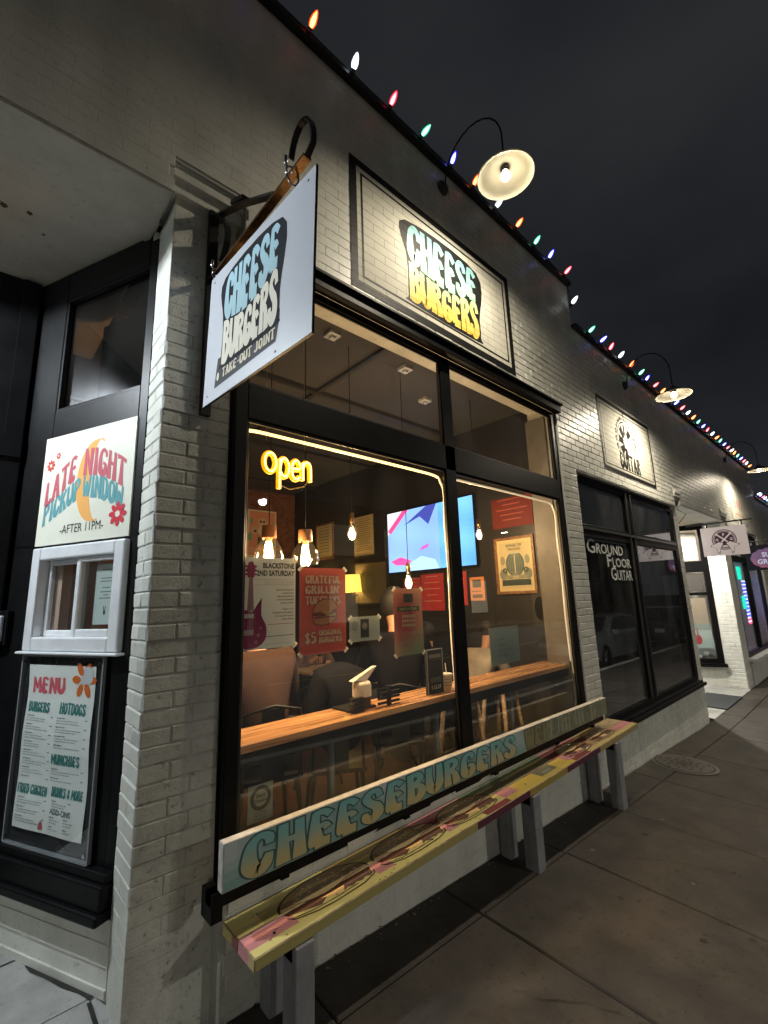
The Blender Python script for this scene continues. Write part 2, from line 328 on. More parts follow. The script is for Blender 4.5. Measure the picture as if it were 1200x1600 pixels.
# ============================================================ GROUND
def gz(x,y):
    z=.145-.0385*(min(max(x,-3),8)-1.9)
    if x>8: z+=.004*(x-8)
    return z+.04*(min(y,2)-2)
walk=thing('sidewalk','','',(0,0,0)); walk['kind']='structure'
xs=[-6,-4.4,-3.0,-1.9,-.75,.35,1.25,2.2,3.12,4.08,5.06,6.2,7.4,8.7,10.0,11.3,12.7,14.1,15.6,17.2,19,21,23.5,26,30]
ys=[-1.15,.1,1.72,2.0]
for i in range(len(xs)-1):
    for j in range(len(ys)-1):
        if j==2 and xs[i]<0: continue
        x0,x1,y0,y1=xs[i]+.0025,xs[i+1]-.0025,ys[j]+.0025,ys[j+1]-.0025
        mb=MB(); e=.007; h=random.uniform(-.002,.002)
        P=[(x0,y0),(x1,y0),(x1,y1),(x0,y1)]; Q=[(x0+e,y0+e),(x1-e,y0+e),(x1-e,y1-e),(x0+e,y1-e)]
        v=[(a,b,gz(a,b)-.09) for a,b in P]+[(a,b,gz(a,b)-.008+h) for a,b in P]+[(a,b,gz(a,b)+h) for a,b in Q]
        mb.v=v; mb.f=[(8,9,10,11)]+[(k,(k+1)%4,4+(k+1)%4,4+k) for k in range(4)]+[(4+k,4+(k+1)%4,8+(k+1)%4,8+k) for k in range(4)]; mb.c=[(1,1,1)]*9
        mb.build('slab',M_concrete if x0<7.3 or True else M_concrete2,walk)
mb=MB()
for i in range(len(xs)-1): mb.quad(*[(a,b,gz(a,b)-.03) for a,b in ((xs[i],-1.15),(xs[i+1],-1.15),(xs[i+1],2.3),(xs[i],2.3))])
mb.build('slab_bed',mat('joint_dirt',(.038,.033,.028),.9,var=.5,vs=20),walk)
# recess floors
d1=Vector((math.cos(R(114.4)),math.sin(R(114.4)),0)); n1=Vector((-d1.y,d1.x,0)); p1=Vector((.56,2.3,0))
mb=MB(); mb.hexa([(-4,2.0,0),(.6,2.0,0),(.6,2.32,0),(-4,2.32,0),(-4,2.0,.2),(.6,2.0,.2),(.6,2.32,.30),(-4,2.32,.30)])
mb.build('entry_apron',M_concrete2,kind='structure')
fl=thing('entry_floor','','',(0,0,0)); fl['kind']='structure'
for (a,b,c,d) in ((-1.6,2.325,.05,3.6),(.055,2.325,.60,2.78),(.055,2.79,.60,3.6),(-3.5,2.325,-1.61,3.6)):
    MB().box(a,c-.004,b,d-.004,.1,.30+random.uniform(-.001,.002)).build('slab',M_concrete2,fl)
MB().quad((8.28,2.0,-.088),(10.95,2.0,-.072),(10.95,4.2,-.02),(8.28,4.2,-.02)).build('recess_floor',M_concrete2,kind='structure')
mb=MB()
gp_=[(p1+d1*s0+n1*(.022),p1+d1*s0+n1*(.022+w0)) for s0,w0 in ((.46,.004),(.40,.018),(.30,.014),(.20,.020),(.10,.013),(.03,.019))]
for (a,b),(c,d) in zip(gp_,gp_[1:]): mb.quad((a.x,a.y,.3035),(b.x,b.y,.3035),(d.x,d.y,.3035),(c.x,c.y,.3035))
mb.quad((.515,2.30,.3036),(.50,2.30,.3036),(.53,2.04,.2135),(.545,2.045,.2155))
mb.build('edge_gap',mat('joint_dirt2',(.035,.033,.03),.9,var=.5,vs=30),kind='structure')
# kerb, street, far kerb
mb=MB()
for i in range(len(xs)-1):
    a,b=xs[i],xs[i+1]; mb.hexa([(a,-1.31,gz(a,-1.15)-.3),(b,-1.31,gz(b,-1.15)-.3),(b,-1.16,gz(b,-1.15)-.3),(a,-1.16,gz(a,-1.15)-.3),(a,-1.30,gz(a,-1.15)),(b,-1.30,gz(b,-1.15)),(b,-1.16,gz(b,-1.15)+.002),(a,-1.16,gz(a,-1.15)+.002)])
mb.build('kerb',M_concrete2,kind='structure')
mb=MB()
for a,b in ((-60,-6),(-6,2),(2,8),(8,30),(30,160)):
    zz=lambda x:gz(x,-1.15)-.15
    mb.quad((a,-13,zz(a)),(b,-13,zz(b)),(b,-1.3,zz(b)),(a,-1.3,zz(a)))
mb.build('street',M_asphalt,kind='structure')
mb=MB()
zs=gz(8,-1.15)-.146
for a in (-6,0,6,12,18,24,30):
    mb.quad((a,-7.1,gz(a,-1.15)-.146),(a+3,-7.1,gz(a+3,-1.15)-.146),(a+3,-7.0,gz(a+3,-1.15)-.146),(a,-7.0,gz(a,-1.15)-.146))
mb.build('lane_marking',mat('road_paint',(.5,.42,.1),.6),kind='structure')
MB().quad((-300,-300,-.62),(300,-300,-.62),(300,300,-.62),(-300,300,-.62)).build('ground',M_asphalt,kind='structure')
MB().box(-60,160,-17,-13,-.5,-.05).build('far_pavement',M_concrete,kind='structure')

# ============================================================ BRICK BUILDING
bld=thing('brick_building','long low cream-painted brick shop building with stepped parapet, dark shop windows and recessed entries','building',(4,2.3,0))
core=MB(); D=.007
def wallbox(x0,x1,z0,z1,y=2.0,d=.32): core.box(x0,x1,y+D,y+d,z0,z1)
ZP1,ZP2,XS=5.40,4.86,4.94
wallbox(-4,.532,3.73,ZP1)                       # over entry 1
wallbox(.532,.90,3.925,ZP1)                     # over corbel
wallbox(.90,4.29,3.69,ZP1); wallbox(4.29,4.62,-.2,ZP1)
wallbox(4.62,XS,3.05,ZP1); wallbox(XS,8.0,3.05,ZP2); wallbox(8.0,8.28,3.35,ZP2)
wallbox(8.28,10.95,3.10,ZP2); wallbox(10.95,11.45,3.35,ZP2); wallbox(11.45,14.6,3.05,ZP2); wallbox(14.6,15.3,-.2,ZP2)
wallbox(.88,4.29,-.1,.61); wallbox(4.62,8.0,-.2,.43); wallbox(11.45,14.6,-.2,.40)
core.box(.56+D,.88,2.07+D,2.30,-.1,3.79)        # pillar 1
core.box(.60,.88,2.30,2.42,-.1,3.73)
core.box(8.0,8.28-D,2.07+D,2.33,-.2,3.22); core.box(10.95+D,11.45,2.03+D,2.33,-.2,3.22)
# corbels
CBX=[(.534,.895,yy,2.3,z,z+.068) for z,yy in ((3.857,2.023),(3.789,2.046))]+[(.534,.895,2.3,2.32,3.79,3.925),(.54,.60,2.3,2.42,3.70,3.73)]
for x0,x1 in ((7.98,8.30),(10.93,11.47)): CBX+=[(x0,x1,1.985,2.3,3.22,3.35),(x0+.01,x1-.01,2.02,2.3,3.17,3.22),(x0,x1,1.97,1.985,3.27,3.31)]
for q in CBX: MB().box(*q).build('corbel',M_wall,bld)
core.build('wall',M_mort,bld)
# splayed wall of entry 1 and soffits
d1=Vector((math.cos(R(114.4)),math.sin(R(114.4)),0)); n1=Vector((-d1.y,d1.x,0))   # n1 faces the entry
p1=Vector((.56,2.3,0))
FWl=F(p1,-d1)      # u = -s ; n = u x z
SC=FWl.p
w1=MB()
def ws(s0,s1,z0,z1,w0=-.1,w1_=0,mb=None): return FWl.slab(mb or w1,-s1,-s0,z0,z1,w0,w1_)
ws(-.02,1.1,.1,.56,-.14,.012)
w1.build('stem_wall',M_wall,bld)
st=MB(); FWl.slab(st,-1.0,.02,.30,.33,.012,.02); 
for z in (.40,.47): FWl.slab(st,-1.0,.02,z,z+.006,.012,.016)
st.build('course',M_wall,bld)
mb=MB(); mb.box(-4,.545,2.245,4.0,3.745,3.9); mb.build('soffit',M_soffit,bld)
MB().box(-4,.531,2.004,2.40,3.7215,3.7295).build('soffit',M_soffit,bld)
MB().box(8.28,10.95,2.32,4.2,3.10,3.25).build('soffit',M_soffit,bld)
# peeling patch marks on the soffit
mb=MB()
for (x,y,r) in ((-.07,2.62,.018),(-.10,2.66,.013),(.03,2.60,.014),(-.13,2.60,.012),(.10,2.72,.008)):
    mb.poly([(x+r*(1+.5*math.sin(k*2.3))*math.cos(k*.7),y+r*(1+.4*math.cos(k*3))*math.sin(k*.7),3.7435) for k in range(9)][::-1])
mb.build('rust_stain',mat('rust',(.06,.025,.012),.8),bld)
# roof & parapet copings
MB().box(-4,XS,2.33,12,4.6,4.7).build('roof',M_black,bld)
MB().box(XS,30,2.33,12,4.4,4.5).build('roof',M_black,bld)
mb=MB(); mb.box(-4,XS+.02,1.95,2.36,ZP1,ZP1+.045); mb.build('coping',mat('black_coping',(.012,.012,.014),.4),bld)
MB().box(XS+.02,15.3,1.95,2.36,ZP2,ZP2+.04).build('coping',MATS['black_coping'],bld)
MB().box(XS-.02,XS+.006,2.006,2.33,ZP2,ZP1).build('parapet_end',M_wall,bld)
# ---- bricks
openings=[(-9,.532,-1,3.73),(.532,.90,-1,3.925),(.90,4.29,.61,3.69),(4.62,8.0,.43,3.05),(8.0,8.28,-1,3.35),(8.28,10.95,-1,3.10),(10.95,11.45,-1,3.35),(11.45,14.6,.40,3.05)]
def clipx(x0,x1,z0,z1):
    """remaining x intervals of a brick after the openings"""
    iv=[(x0,x1)]
    for a,b,c,d in openings:
        if z1-.012>c and z0+.012<d:
            nv=[]
            for p,q in iv:
                if b<=p or a>=q: nv.append((p,q)); continue
                if a>p: nv.append((p,a))
                if b<q: nv.append((b,q))
            iv=nv
    return [(p,q) for p,q in iv if q-p>.03]
def brickverts(o,u,n,x0,x1,z0,z1,j=.0018,rough=1,dp=1):
    g=.0012; c=.0065; r=lambda s:random.uniform(-s,s)*rough
    def P(x,z,w): return tuple(o+u*x+Vector((0,0,z))+n*w)
    q_=max(.12,min(1,dp)); g*=q_; c*=max(.35,q_); j*=q_; rough*=q_
    x0+=g;x1-=g;z0+=g;z1-=g
    k=[ (x0,z0),(x1,z0),(x1,z1),(x0,z1)]
    ki=[(x0+c+r(j),z0+c+r(j)),(x1-c+r(j),z0+c+r(j)),(x1-c+r(j),z1-c+r(j)),(x0+c+r(j),z1-c+r(j))]
    dd=r(.0012)
    b=.0068-.0058*dp if dp<1 else .0014
    return [P(x,z,-.0015) for x,z in k]+[P(x,z,b+r(.0008)) for x,z in k]+[P(x,z,.0066+(dd+r(.0009))) for x,z in ki]
BF=[(8,9,10,11)]+[(k,(k+1)%4,4+(k+1)%4,4+k) for k in range(4)]+[(4+k,4+(k+1)%4,8+(k+1)%4,8+k) for k in range(4)]
bricks=[]  # (distance score, verts)
camp=Vector((0,0,1.77))
def addbrick(o,u,n,x0,x1,z0,z1,rough=1):
    c=o+u*((x0+x1)/2)+Vector((0,0,(z0+z1)/2)); d=c-camp
    f=Vector(FW).dot(d); 
    if f<=.1: return
    px=600+704.8*Vector(RX).dot(d)/f; py=800+704.8*Vector(DN).dot(d)/f
    vis=-60<px<1260 and -60<py<1660
    if not vis and (px<-500 or py<-500 or py>2300): return
    size=(abs(n.dot(d))/d.length)/(d.length**2)
    dp=1.0
    if rough==1 and c.z>3.7:
        t=max(0,min(1,(c.x-.9)/1.3)); dp=.16+.72*t*t
        if c.z>4.7: dp*=.7
    elif rough==1 and c.z<.62 and c.x<4.4: dp=.3
    elif rough>1:
        dp=1 if c.z>1.15 else max(.1,(c.z-.35)/.8)
        if c.z>2.95: dp=max(.2,1-(c.z-2.95)*4)
    bricks.append(((0 if vis else 1),-size,brickverts(o,u,n,x0,x1,z0,z1,rough=rough,dp=dp),rough))
O=Vector((0,2.0+D,0)); U=Vector((1,0,0)); Nn=Vector((0,-1,0))
for r_ in range(-3,80):
    z0=r_*BH; z1=z0+BH
    if z1>ZP1: break
    off=-BW*.5 if r_%2==0 else 0
    xmax=15.3
    x=off-BW*3
    while x<xmax:
        a,b=max(x,-.6),x+BW
        if z1>ZP2: b=min(b,XS-.02)
        if b-a>.03:
            for p,q in clipx(a,b,z0,z1): addbrick(O,U,Nn,p,q,z0,z1)
        x+=BW
for r_ in range(0,56):   # pillar 1: front and reveal, rougher bricks
    z0=r_*BH; z1=z0+BH
    if z1>3.79: break
    O2=Vector((0,2.07+D,0)); sp=.56+(.203 if r_%2 else .12)
    addbrick(O2,U,Nn,.562,sp,z0,z1,1.6); addbrick(O2,U,Nn,sp,.88,z0,z1,1.6)
    O3=Vector((.56+D,0,0)); U3=Vector((0,-1,0)); N3=Vector((-1,0,0))
    if r_%2: addbrick(O3,U3,N3,-2.30,-2.072,z0,z1,1.6)
    else: addbrick(O3,U3,N3,-2.30,-2.18,z0,z1,1.6); addbrick(O3,U3,N3,-2.18,-2.072,z0,z1,1.6)
for r_ in range(-3,47):
    z0=r_*BH; z1=z0+BH
    if z1>3.17: break
    addbrick(Vector((0,2.07+D,0)),U,Nn,8.0,8.0+(.19 if r_%2 else .1),z0,z1); addbrick(Vector((0,2.07+D,0)),U,Nn,8.0+(.19 if r_%2 else .1),8.28,z0,z1)
    O3=Vector((10.95+D,0,0)); sp=-2.2 if r_%2 else -2.12
    addbrick(O3,Vector((0,-1,0)),Vector((-1,0,0)),-2.33,sp,z0,z1); addbrick(O3,Vector((0,-1,0)),Vector((-1,0,0)),sp,-2.03,z0,z1)
    addbrick(Vector((0,2.03+D,0)),U,Nn,10.95,11.2,z0,z1); addbrick(Vector((0,2.03+D,0)),U,Nn,11.2,11.45,z0,z1)
bricks.sort(key=lambda t:(t[0],t[1]))
for vis,sz,v,rg in bricks[:300]:
    mb=MB(); mb.v=v; mb.f=list(BF); mb.c=[(1,1,1)]*len(BF)
    mb.build('brick',M_wall if rg==1 else M_rough,bld)
mb=MB()
for vis,sz,v,rg in bricks[300:]:
    n=len(mb.v); mb.v+=v; mb.f+=[tuple(i+n for i in f) for f in BF]; mb.c+=[(1,1,1)]*len(BF)
mb.build('brick',M_wall,bld,kind='stuff')

# ---- painted wall panels
def panel(x0,x1,z0,z1,label):
    f=F((0,1.9985,0),(1,0,0))
    mb=MB(); f.rect(mb,x0,x1,z0,z1,.0); o=mb.build('painted_panel',M_panel,bld,label=label)
    return f,o
def border(f,x0,x1,z0,z1,parent,t1=.062,g=.035,t2=.018,m=None):
    mb=MB()
    for a,b,c,d,t in ((x0,x1,z0,z1,t1),(x0+t1+g,x1-t1-g,z0+t1+g,z1-t1-g,t2)):
        for q in ((a,b,c,c+t),(a,b,d-t,d),(a,a+t,c+t,d-t),(b-t,b,c+t,d-t)): f.rect(mb,*q,.0008)
    return mb.build('border',m or M_blackpaint,parent)
f,pn=panel(1.62,3.566,3.775,4.80,'cream wall panel reading CHEESE BURGERS in a double black border')
border(f,1.62,3.566,3.775,4.80,pn)
def grad(topc,midc,botc):
    def c(t): return lerp(botc,midc,t*2) if t<.5 else lerp(midc,topc,t*2-1)
    return c
# two stacked words with a drop-shaped black backing
def logo(f,parent,mfill,mback,u0,u1,v0,v1,cA,cB,back=(.012,.014,.022),w=.001,foot=None,footcol=(.5,.45,.35)):
    mb=MB(); H=v1-v0; W=u1-u0
    # CHEESE arcs: lower edge bulges down on the left
    def top(u): t=(u-u0)/W; return v1-H*.06*math.sin(math.pi*t)*0
    def cut(u): t=(u-u0)/W; return v0+H*(.50-.10*math.sin(math.pi*min(1,t*1.1))+ .04*t)
    ns=24; m=.035*H
    pts=[(u0-m,v1+m*.4),(u1+m,v1+m*.4),(u1+m,v0+.3*H),(u1+m*.9,v0+m),(u1-m,v0-m*1.3),(u0+m,v0-m*1.3),(u0-m*.6,v0+m),(u0-m*.4,v0+.35*H),(u0-m*.9,v0+.55*H)]
    q=[]
    N=len(pts)
    for i in range(N):
        p0,p1_,p2,p3=pts[i-1],pts[i],pts[(i+1)%N],pts[(i+2)%N]
        for k in range(5):
            t=k/5; q.append(tuple(.5*((2*p1_[j])+(-p0[j]+p2[j])*t+(2*p0[j]-5*p1_[j]+4*p2[j]-p3[j])*t*t+(-p0[j]+3*p1_[j]-3*p2[j]+p3[j])*t**3) for j in range(2)))
    bk=MB(); f.poly(bk,q,w); bk.build('backing',mback,parent)
    fl_=MB()
    n1_=glen('CHEESE')-.04; n2_=glen('BURGERS')-.04
    def mA(a,b,ww):
        u=u0+W*a/n1_; lo=cut(u)+.012*H; return f.p(u,lo+(v1-lo)*b/2,w+ww)
    def mB(a,b,ww):
        u=u0+.0*W+W*a/n2_; hi=cut(u)-.02*H; return f.p(u,v0+(hi-v0)*b/2,w+ww)
    groovy(fl_,'CHEESE',mA,lambda a,b:cA(b/2),.075,.0008)
    groovy(fl_,'BURGERS',mB,lambda a,b:cB(b/2),.075,.0008)
    fl_.build('lettering',mfill,parent)
logo(f,pn,M_letters,M_blackpaint,2.17,3.02,3.93,4.58,grad((.20,.40,.44),(.24,.50,.42),(.30,.55,.36)),grad((.40,.56,.26),(.66,.52,.15),(.72,.48,.09)))
# guitar shop panel
f,pn=panel(5.38,7.20,3.21,4.16,'cream wall panel with a round guitar emblem over the word GUITAR')
border(f,5.38,7.20,3.21,4.16,pn,.05,.03,.014)
mb=MB(); K=(.02,.02,.022); cu,cv=6.22,3.70
f.ring(mb,cu,cv,.27,.285,.001,K,a0=R(-20),a1=R(215)); 
for k in range(26):
    a=R(-18+k*9.2)
    if 84<math.degrees(a)<98: continue
    f.disc(mb,cu+.325*math.cos(a),cv+.325*math.sin(a),.016,.022,.001,K,n=6)
for k in range(6):
    a=R(35+k*42); b=a+R(26)
    f.poly(mb,[(cu+.08*math.cos(a),cv+.08*math.sin(a)),(cu+.25*math.cos(a),cv+.25*math.sin(a)),(cu+.25*math.cos(b),cv+.25*math.sin(b)),(cu+.12*math.cos(b+.3),cv+.12*math.sin(b+.3))],.001,K)
f.line(mb,[(cu+.03,cv-.16),(cu+.0,cv+.36)],.035,.0014,(.62,.6,.5)); f.line(mb,[(cu,cv+.30),(cu-.005,cv+.44)],.03,.0016,K)
# arc words GROUND FLOOR
for i,ch in enumerate('GROUND'):
    a=R(196-i*17); ff=F(f.p(cu+.33*math.cos(a),cv+.33*math.sin(a),.0012),(math.sin(a),0,-math.cos(a)),(math.cos(a),0,math.sin(a)))
    text(mb,ff,ch,0,-.02,.05,0,K,bold=.02)
for i,ch in enumerate('FLOOR'):
    a=R(72-i*17); ff=F(f.p(cu+.33*math.cos(a),cv+.33*math.sin(a),.0012),(math.sin(a),0,-math.cos(a)),(math.cos(a),0,math.sin(a)))
    text(mb,ff,ch,0,-.02,.05,0,K,bold=.02)
flatword(f,mb,'GUITAR',5.92,6.62,3.31,3.53,K,.0012,grow=.03)
mb.build('lettering',M_letters,pn)
# third panel, far
f,pn=panel(12.1,13.75,3.2,4.06,'small faded cream wall panel with pink blotches far down the wall')
border(f,12.1,13.75,3.2,4.06,pn,.03,.02,.01,mat('grey_line',(.3,.3,.28),.5))
mb=MB(); 
for i in range(4):
    f.disc(mb,12.6+.24*i,3.66,.07,.12,.001,(.45,.22,.19),n=9)
f.line(mb,[(12.5,3.42),(13.4,3.40)],.03,.001,(.5,.18,.14)); mb.build('lettering',M_print,pn)

# ============================================================ WINDOWS (parts of the building)
def frame_boxes(mb,rects,y0,y1):
    for x0,x1,z0,z1 in rects: mb.box(x0,x1,y0,y1,z0,z1)
def bevel(o,wd=.004,seg=1):
    md=o.modifiers.new('b','BEVEL'); md.width=wd; md.segments=seg; md.limit_method='ANGLE'; return o
# --- window 1
mb=MB(); frame_boxes(mb,[(.885,.95,.615,3.60),(4.20,4.285,.615,3.60),(2.485,2.60,.70,3.60),(.95,4.20,3.55,3.60),(.95,4.20,2.69,2.88),(.95,4.20,.615,.70)],2.015,2.060)
win1=bevel(mb.build('display_window',M_black,bld,label='tall black-framed window lit from inside')) 
mb=MB(); mb.box(.90,4.32,1.955,2.02,3.60,3.69); mb.box(.88,4.34,1.935,2.02,3.675,3.70); bevel(mb.build('header',M_black,win1))
mb=MB()
for x0,x1 in ((.95,2.485),(2.60,4.20)):
    for a,b,c,d in ((x0,x1,3.535,3.55),(x0,x1,2.88,2.895),(x0,x0+.015,2.895,3.535),(x1-.012,x1,2.895,3.535),(x0,x1,2.675,2.69),(x0,x0+.015,.70,2.675),(x1-.012,x1,.70,2.675),(x0,x1,.70,.715)):
        mb.box(a,b,2.028,2.042,c,d)
bevel(mb.build('glazing_bead',mat('bead_metal',(.05,.045,.04),.35,metal=.6),win1),.003)
for x0,x1,z0,z1 in ((.951,2.484,.701,2.689),(2.601,4.199,.701,2.689),(.951,2.484,2.881,3.549),(2.601,4.199,2.881,3.549)):
    MB().box(x0,x1,2.046,2.052,z0,z1).build('pane',M_glass,win1)
MB().box(.885,4.285,2.0,2.13,.585,.615).build('window_sill',M_black,win1)
MB().box(.8805,.949,2.0605,2.30,.6,3.6).build('jamb_lining',M_black,win1)
# --- window 2 (dark guitar shop)
mb=MB(); frame_boxes(mb,[(4.625,4.67,.50,3.0),(7.86,7.995,.50,3.0),(6.03,6.17,.55,3.0),(4.67,7.86,2.96,3.045),(4.67,7.86,2.36,2.50),(4.67,7.86,.46,.55),(4.625,7.995,2.995,3.045)][:6],2.05,2.14)
win2=bevel(mb.build('display_window',M_black,bld,label='dark window with street reflections'))
for x0,x1 in ((4.67,6.03),(6.17,7.86)):
    for z0,z1 in ((.55,2.36),(2.50,2.96)): MB().box(x0,x1,2.075,2.081,z0,z1).build('pane',M_glass2,win2)
mb=MB(); mb.box(4.63,8.0,1.96,2.14,.43,.47); mb.box(4.63,7.99,2.0,2.10,.47,.49); bevel(mb.build('window_sill',M_black,win2))
mb=MB(); mb.box(6.02,6.035,2.03,2.05,.55,3.0); mb.box(6.165,6.18,2.03,2.05,.55,3.0); mb.box(4.67,7.86,2.035,2.05,2.44,2.47);mb.build('glazing_bead',mat('grey_bead',(.13,.13,.13),.3,metal=.7),win2)
# --- window 3 (beyond entry 2)
mb=MB(); frame_boxes(mb,[(11.46,11.55,.42,3.0),(12.95,13.07,.5,2.95),(14.5,14.59,.42,3.0),(11.55,14.5,2.92,3.02),(11.55,14.5,2.32,2.45),(11.55,14.5,.42,.5)],2.04,2.13)
win3=mb.build('display_window',M_black,bld,label='far window with coloured lights inside')
for x0,x1 in ((11.55,12.95),(13.07,14.5)):
    for z0,z1 in ((.5,2.32),(2.45,2.92)): MB().box(x0,x1,2.075,2.081,z0,z1).build('pane',M_glass,win3)
MB().box(11.4,14.6,1.90,2.1,.36,.42).build('window_sill',mat('pale_sill',(.6,.6,.58),.5),win3)
# --- splayed window of entry 2
d2=Vector((math.cos(R(114.4)),math.sin(R(114.4)),0)); F2=F((10.95,2.33,0),-d2)
def s2(mb,s0,s1,z0,z1,w0,w1,col=(1,1,1)): return F2.slab(mb,-s1,-s0,z0,z1,w0,w1,col)
mb=MB(); s2(mb,-.02,2.0,-.2,.30,-.12,0); mb.build('stem_wall',M_wall,bld)
mb=MB()
for a in ((0,.10,.36,3.08),(.10,1.9,.36,.44),(.10,1.9,2.98,3.08),(.10,1.9,2.12,2.34),(.10,1.9,1.66,1.72),(.95,1.03,.44,2.12),(1.86,1.96,.36,3.08)): s2(mb,*a,-.08,-.01)
win4=mb.build('display_window',M_black,bld,label='brightly lit window set at an angle in the far entry')
mb=MB(); s2(mb,-.02,2.0,.30,.36,-.08,.09); mb.build('window_sill',M_black,win4)
for a in ((.10,.95,.44,1.66),(1.03,1.86,.44,1.66),(.10,1.86,1.72,2.12),(.10,1.86,2.34,2.98)): 
    mb=MB(); s2(mb,*a,-.05,-.045); mb.build('pane',M_glass,win4)
# --- splayed shopfront of entry 1: black boards, upper pane, pick-up window
mb=MB()
for a,b,c,d,w0,w1_ in ((-.0,1.05,2.10,2.12,-.06,.0),(.0,.06,.6,3.74,-.06,.0),(.73,1.05,.6,3.74,-.06,.0),(.06,.73,2.70,2.86,-.06,.0),(.06,.73,3.56,3.74,-.06,.0),(.06,.73,.72,1.57,-.06,-.004),(.06,.73,2.09,2.70,-.06,-.004)): FWl.slab(mb,-b,-a,c,d,w0,w1_)
shop=bevel(mb.build('splayed_front',M_black,bld))
mb=MB(); FWl.slab(mb,-1.0,.01,.56,.60,-.06,.075); FWl.slab(mb,-1.0,.005,.60,.69,-.06,.055); FWl.slab(mb,-1.0,.0,.69,.725,-.06,.035); bevel(mb.build('window_sill',M_black,shop),.008,2)
mb=MB(); FWl.slab(mb,-.72,-.065,2.865,3.555,-.04,-.034); mb.build('pane',glass('smoked_glass',(.5,.48,.46),0,0,.008),shop)
mb=MB(); FWl.slab(mb,-.715,-.07,2.86,2.875,-.03,-.005); FWl.slab(mb,-.715,-.07,3.545,3.56,-.03,-.005); FWl.slab(mb,-.73,-.715,2.86,3.56,-.03,-.005); mb.build('glazing_bead',M_black,shop)
# black door wall at the back of entry 1
Fd=F(p1+d1*1.0,(1,0,0))
mb=MB(); mb.box(-2.6,.16,3.205,3.29,.30,3.74); bd=mb.build('door',M_black,bld)
mb=MB(); mb.box(.06,.14,3.16,3.205,.30,3.72); mb.box(-1.2,-1.1,3.15,3.205,.3,3.72); mb.box(-1.2,.14,3.15,3.205,2.62,2.74); mb.build('door_frame',M_black,bd)
mb=MB(); mb.box(-4,-2.3,2.3,4.0,.2,3.74); mb.build('stem_wall',M_wall,bld)
# service window (white aluminium slider)
sw=MB()
for a,b,c,d in ((.05,.115,1.58,2.09),(.67,.735,1.58,2.09),(.115,.67,2.025,2.09),(.115,.67,1.58,1.645)): FWl.slab(sw,-b,-a,c,d,-.05,.03)
so=bevel(sw.build('service_window',M_alu,bld,label='white aluminium sliding pick-up window'),.008,2)
mb=MB()
for a,b,c,d in ((.115,.14,1.645,2.025),(.37,.40,1.645,2.025),(.14,.37,2.0,2.025),(.14,.37,1.645,1.68)): FWl.slab(mb,-b,-a,c,d,-.018,.012)
bevel(mb.build('sash',M_alu,so),.004)
mb=MB()
for a,b,c,d in ((.385,.41,1.645,2.025),(.645,.67,1.645,2.025),(.41,.645,2.0,2.025),(.41,.645,1.645,1.675)): FWl.slab(mb,-b,-a,c,d,-.045,-.02)
bevel(mb.build('sash',M_alu,so),.004)
mb=MB(); FWl.slab(mb,-.37,-.14,1.68,2.0,-.004,0); mb.build('pane',M_glass,so)
mb=MB(); FWl.slab(mb,-.645,-.41,1.675,2.0,-.034,-.03); mb.build('pane',M_glass,so)
mb=MB(); FWl.slab(mb,-.76,-.03,1.565,1.578,-.02,.045); bevel(mb.build('ledge',M_alu,so))
# inner lining seen through it
mb=MB(); FWl.slab(mb,-.655,-.60,1.60,2.07,-.10,-.052); FWl.slab(mb,-.355,-.325,1.60,2.07,-.13,-.06); FWl.slab(mb,-.20,-.12,1.60,2.07,-.30,-.28); mb.build('lining',mat('peach_lining',(.52,.34,.25),.5),so)
mb=MB(); FWl.slab(mb,-.80,.0,1.40,2.2,-.50,-.48); FWl.slab(mb,-.80,.0,2.15,2.2,-.48,-.07); FWl.slab(mb,-.80,.0,1.40,1.45,-.48,-.07); FWl.slab(mb,-1.0,.1,2.75,3.70,-.42,-.40); mb.build('added_dark_screen',mat('screen_dark_brown',(.10,.07,.055),.6,var=.6,vs=9),so)  # dark panels added behind the panes to hide the lit room

# ============================================================ INTERIOR ROOM 1
FZ=.15; CZ=3.80; XW=4.40; YB=7.25
M_dark=mat('dark_wall_paint',(.022,.02,.019),.5,var=.3,vs=2,bump=.2,bs=25)
M_ceil=mat('ceiling_grey',(.05,.047,.044),.7,var=.3,vs=1.2)
rm=MB(); rm.box(XW,XW+.1,2.33,YB+.1,FZ,CZ); rm.box(XW,XW+.2,2.12,2.34,-.1,CZ)
rm.build('partition_wall',M_dark,bld)
MB().box(.2,.3,3.3,YB,FZ,CZ).build('side_wall',M_dark,bld)
MB().box(.0,XW+.1,2.13,YB+.2,CZ,CZ+.1).v and None
cl=MB(); cl.box(.9,XW+.1,2.33,YB+.2,CZ,CZ+.1); cl.box(.0,.9,3.3,YB+.2,CZ,CZ+.1); cl.build('ceiling',M_ceil,bld)
MB().box(-.4,XW,2.33,YB,-.1,FZ).build('floor',mat('brown_floor',(.085,.034,.02),.4,var=.5,vs=5),bld)
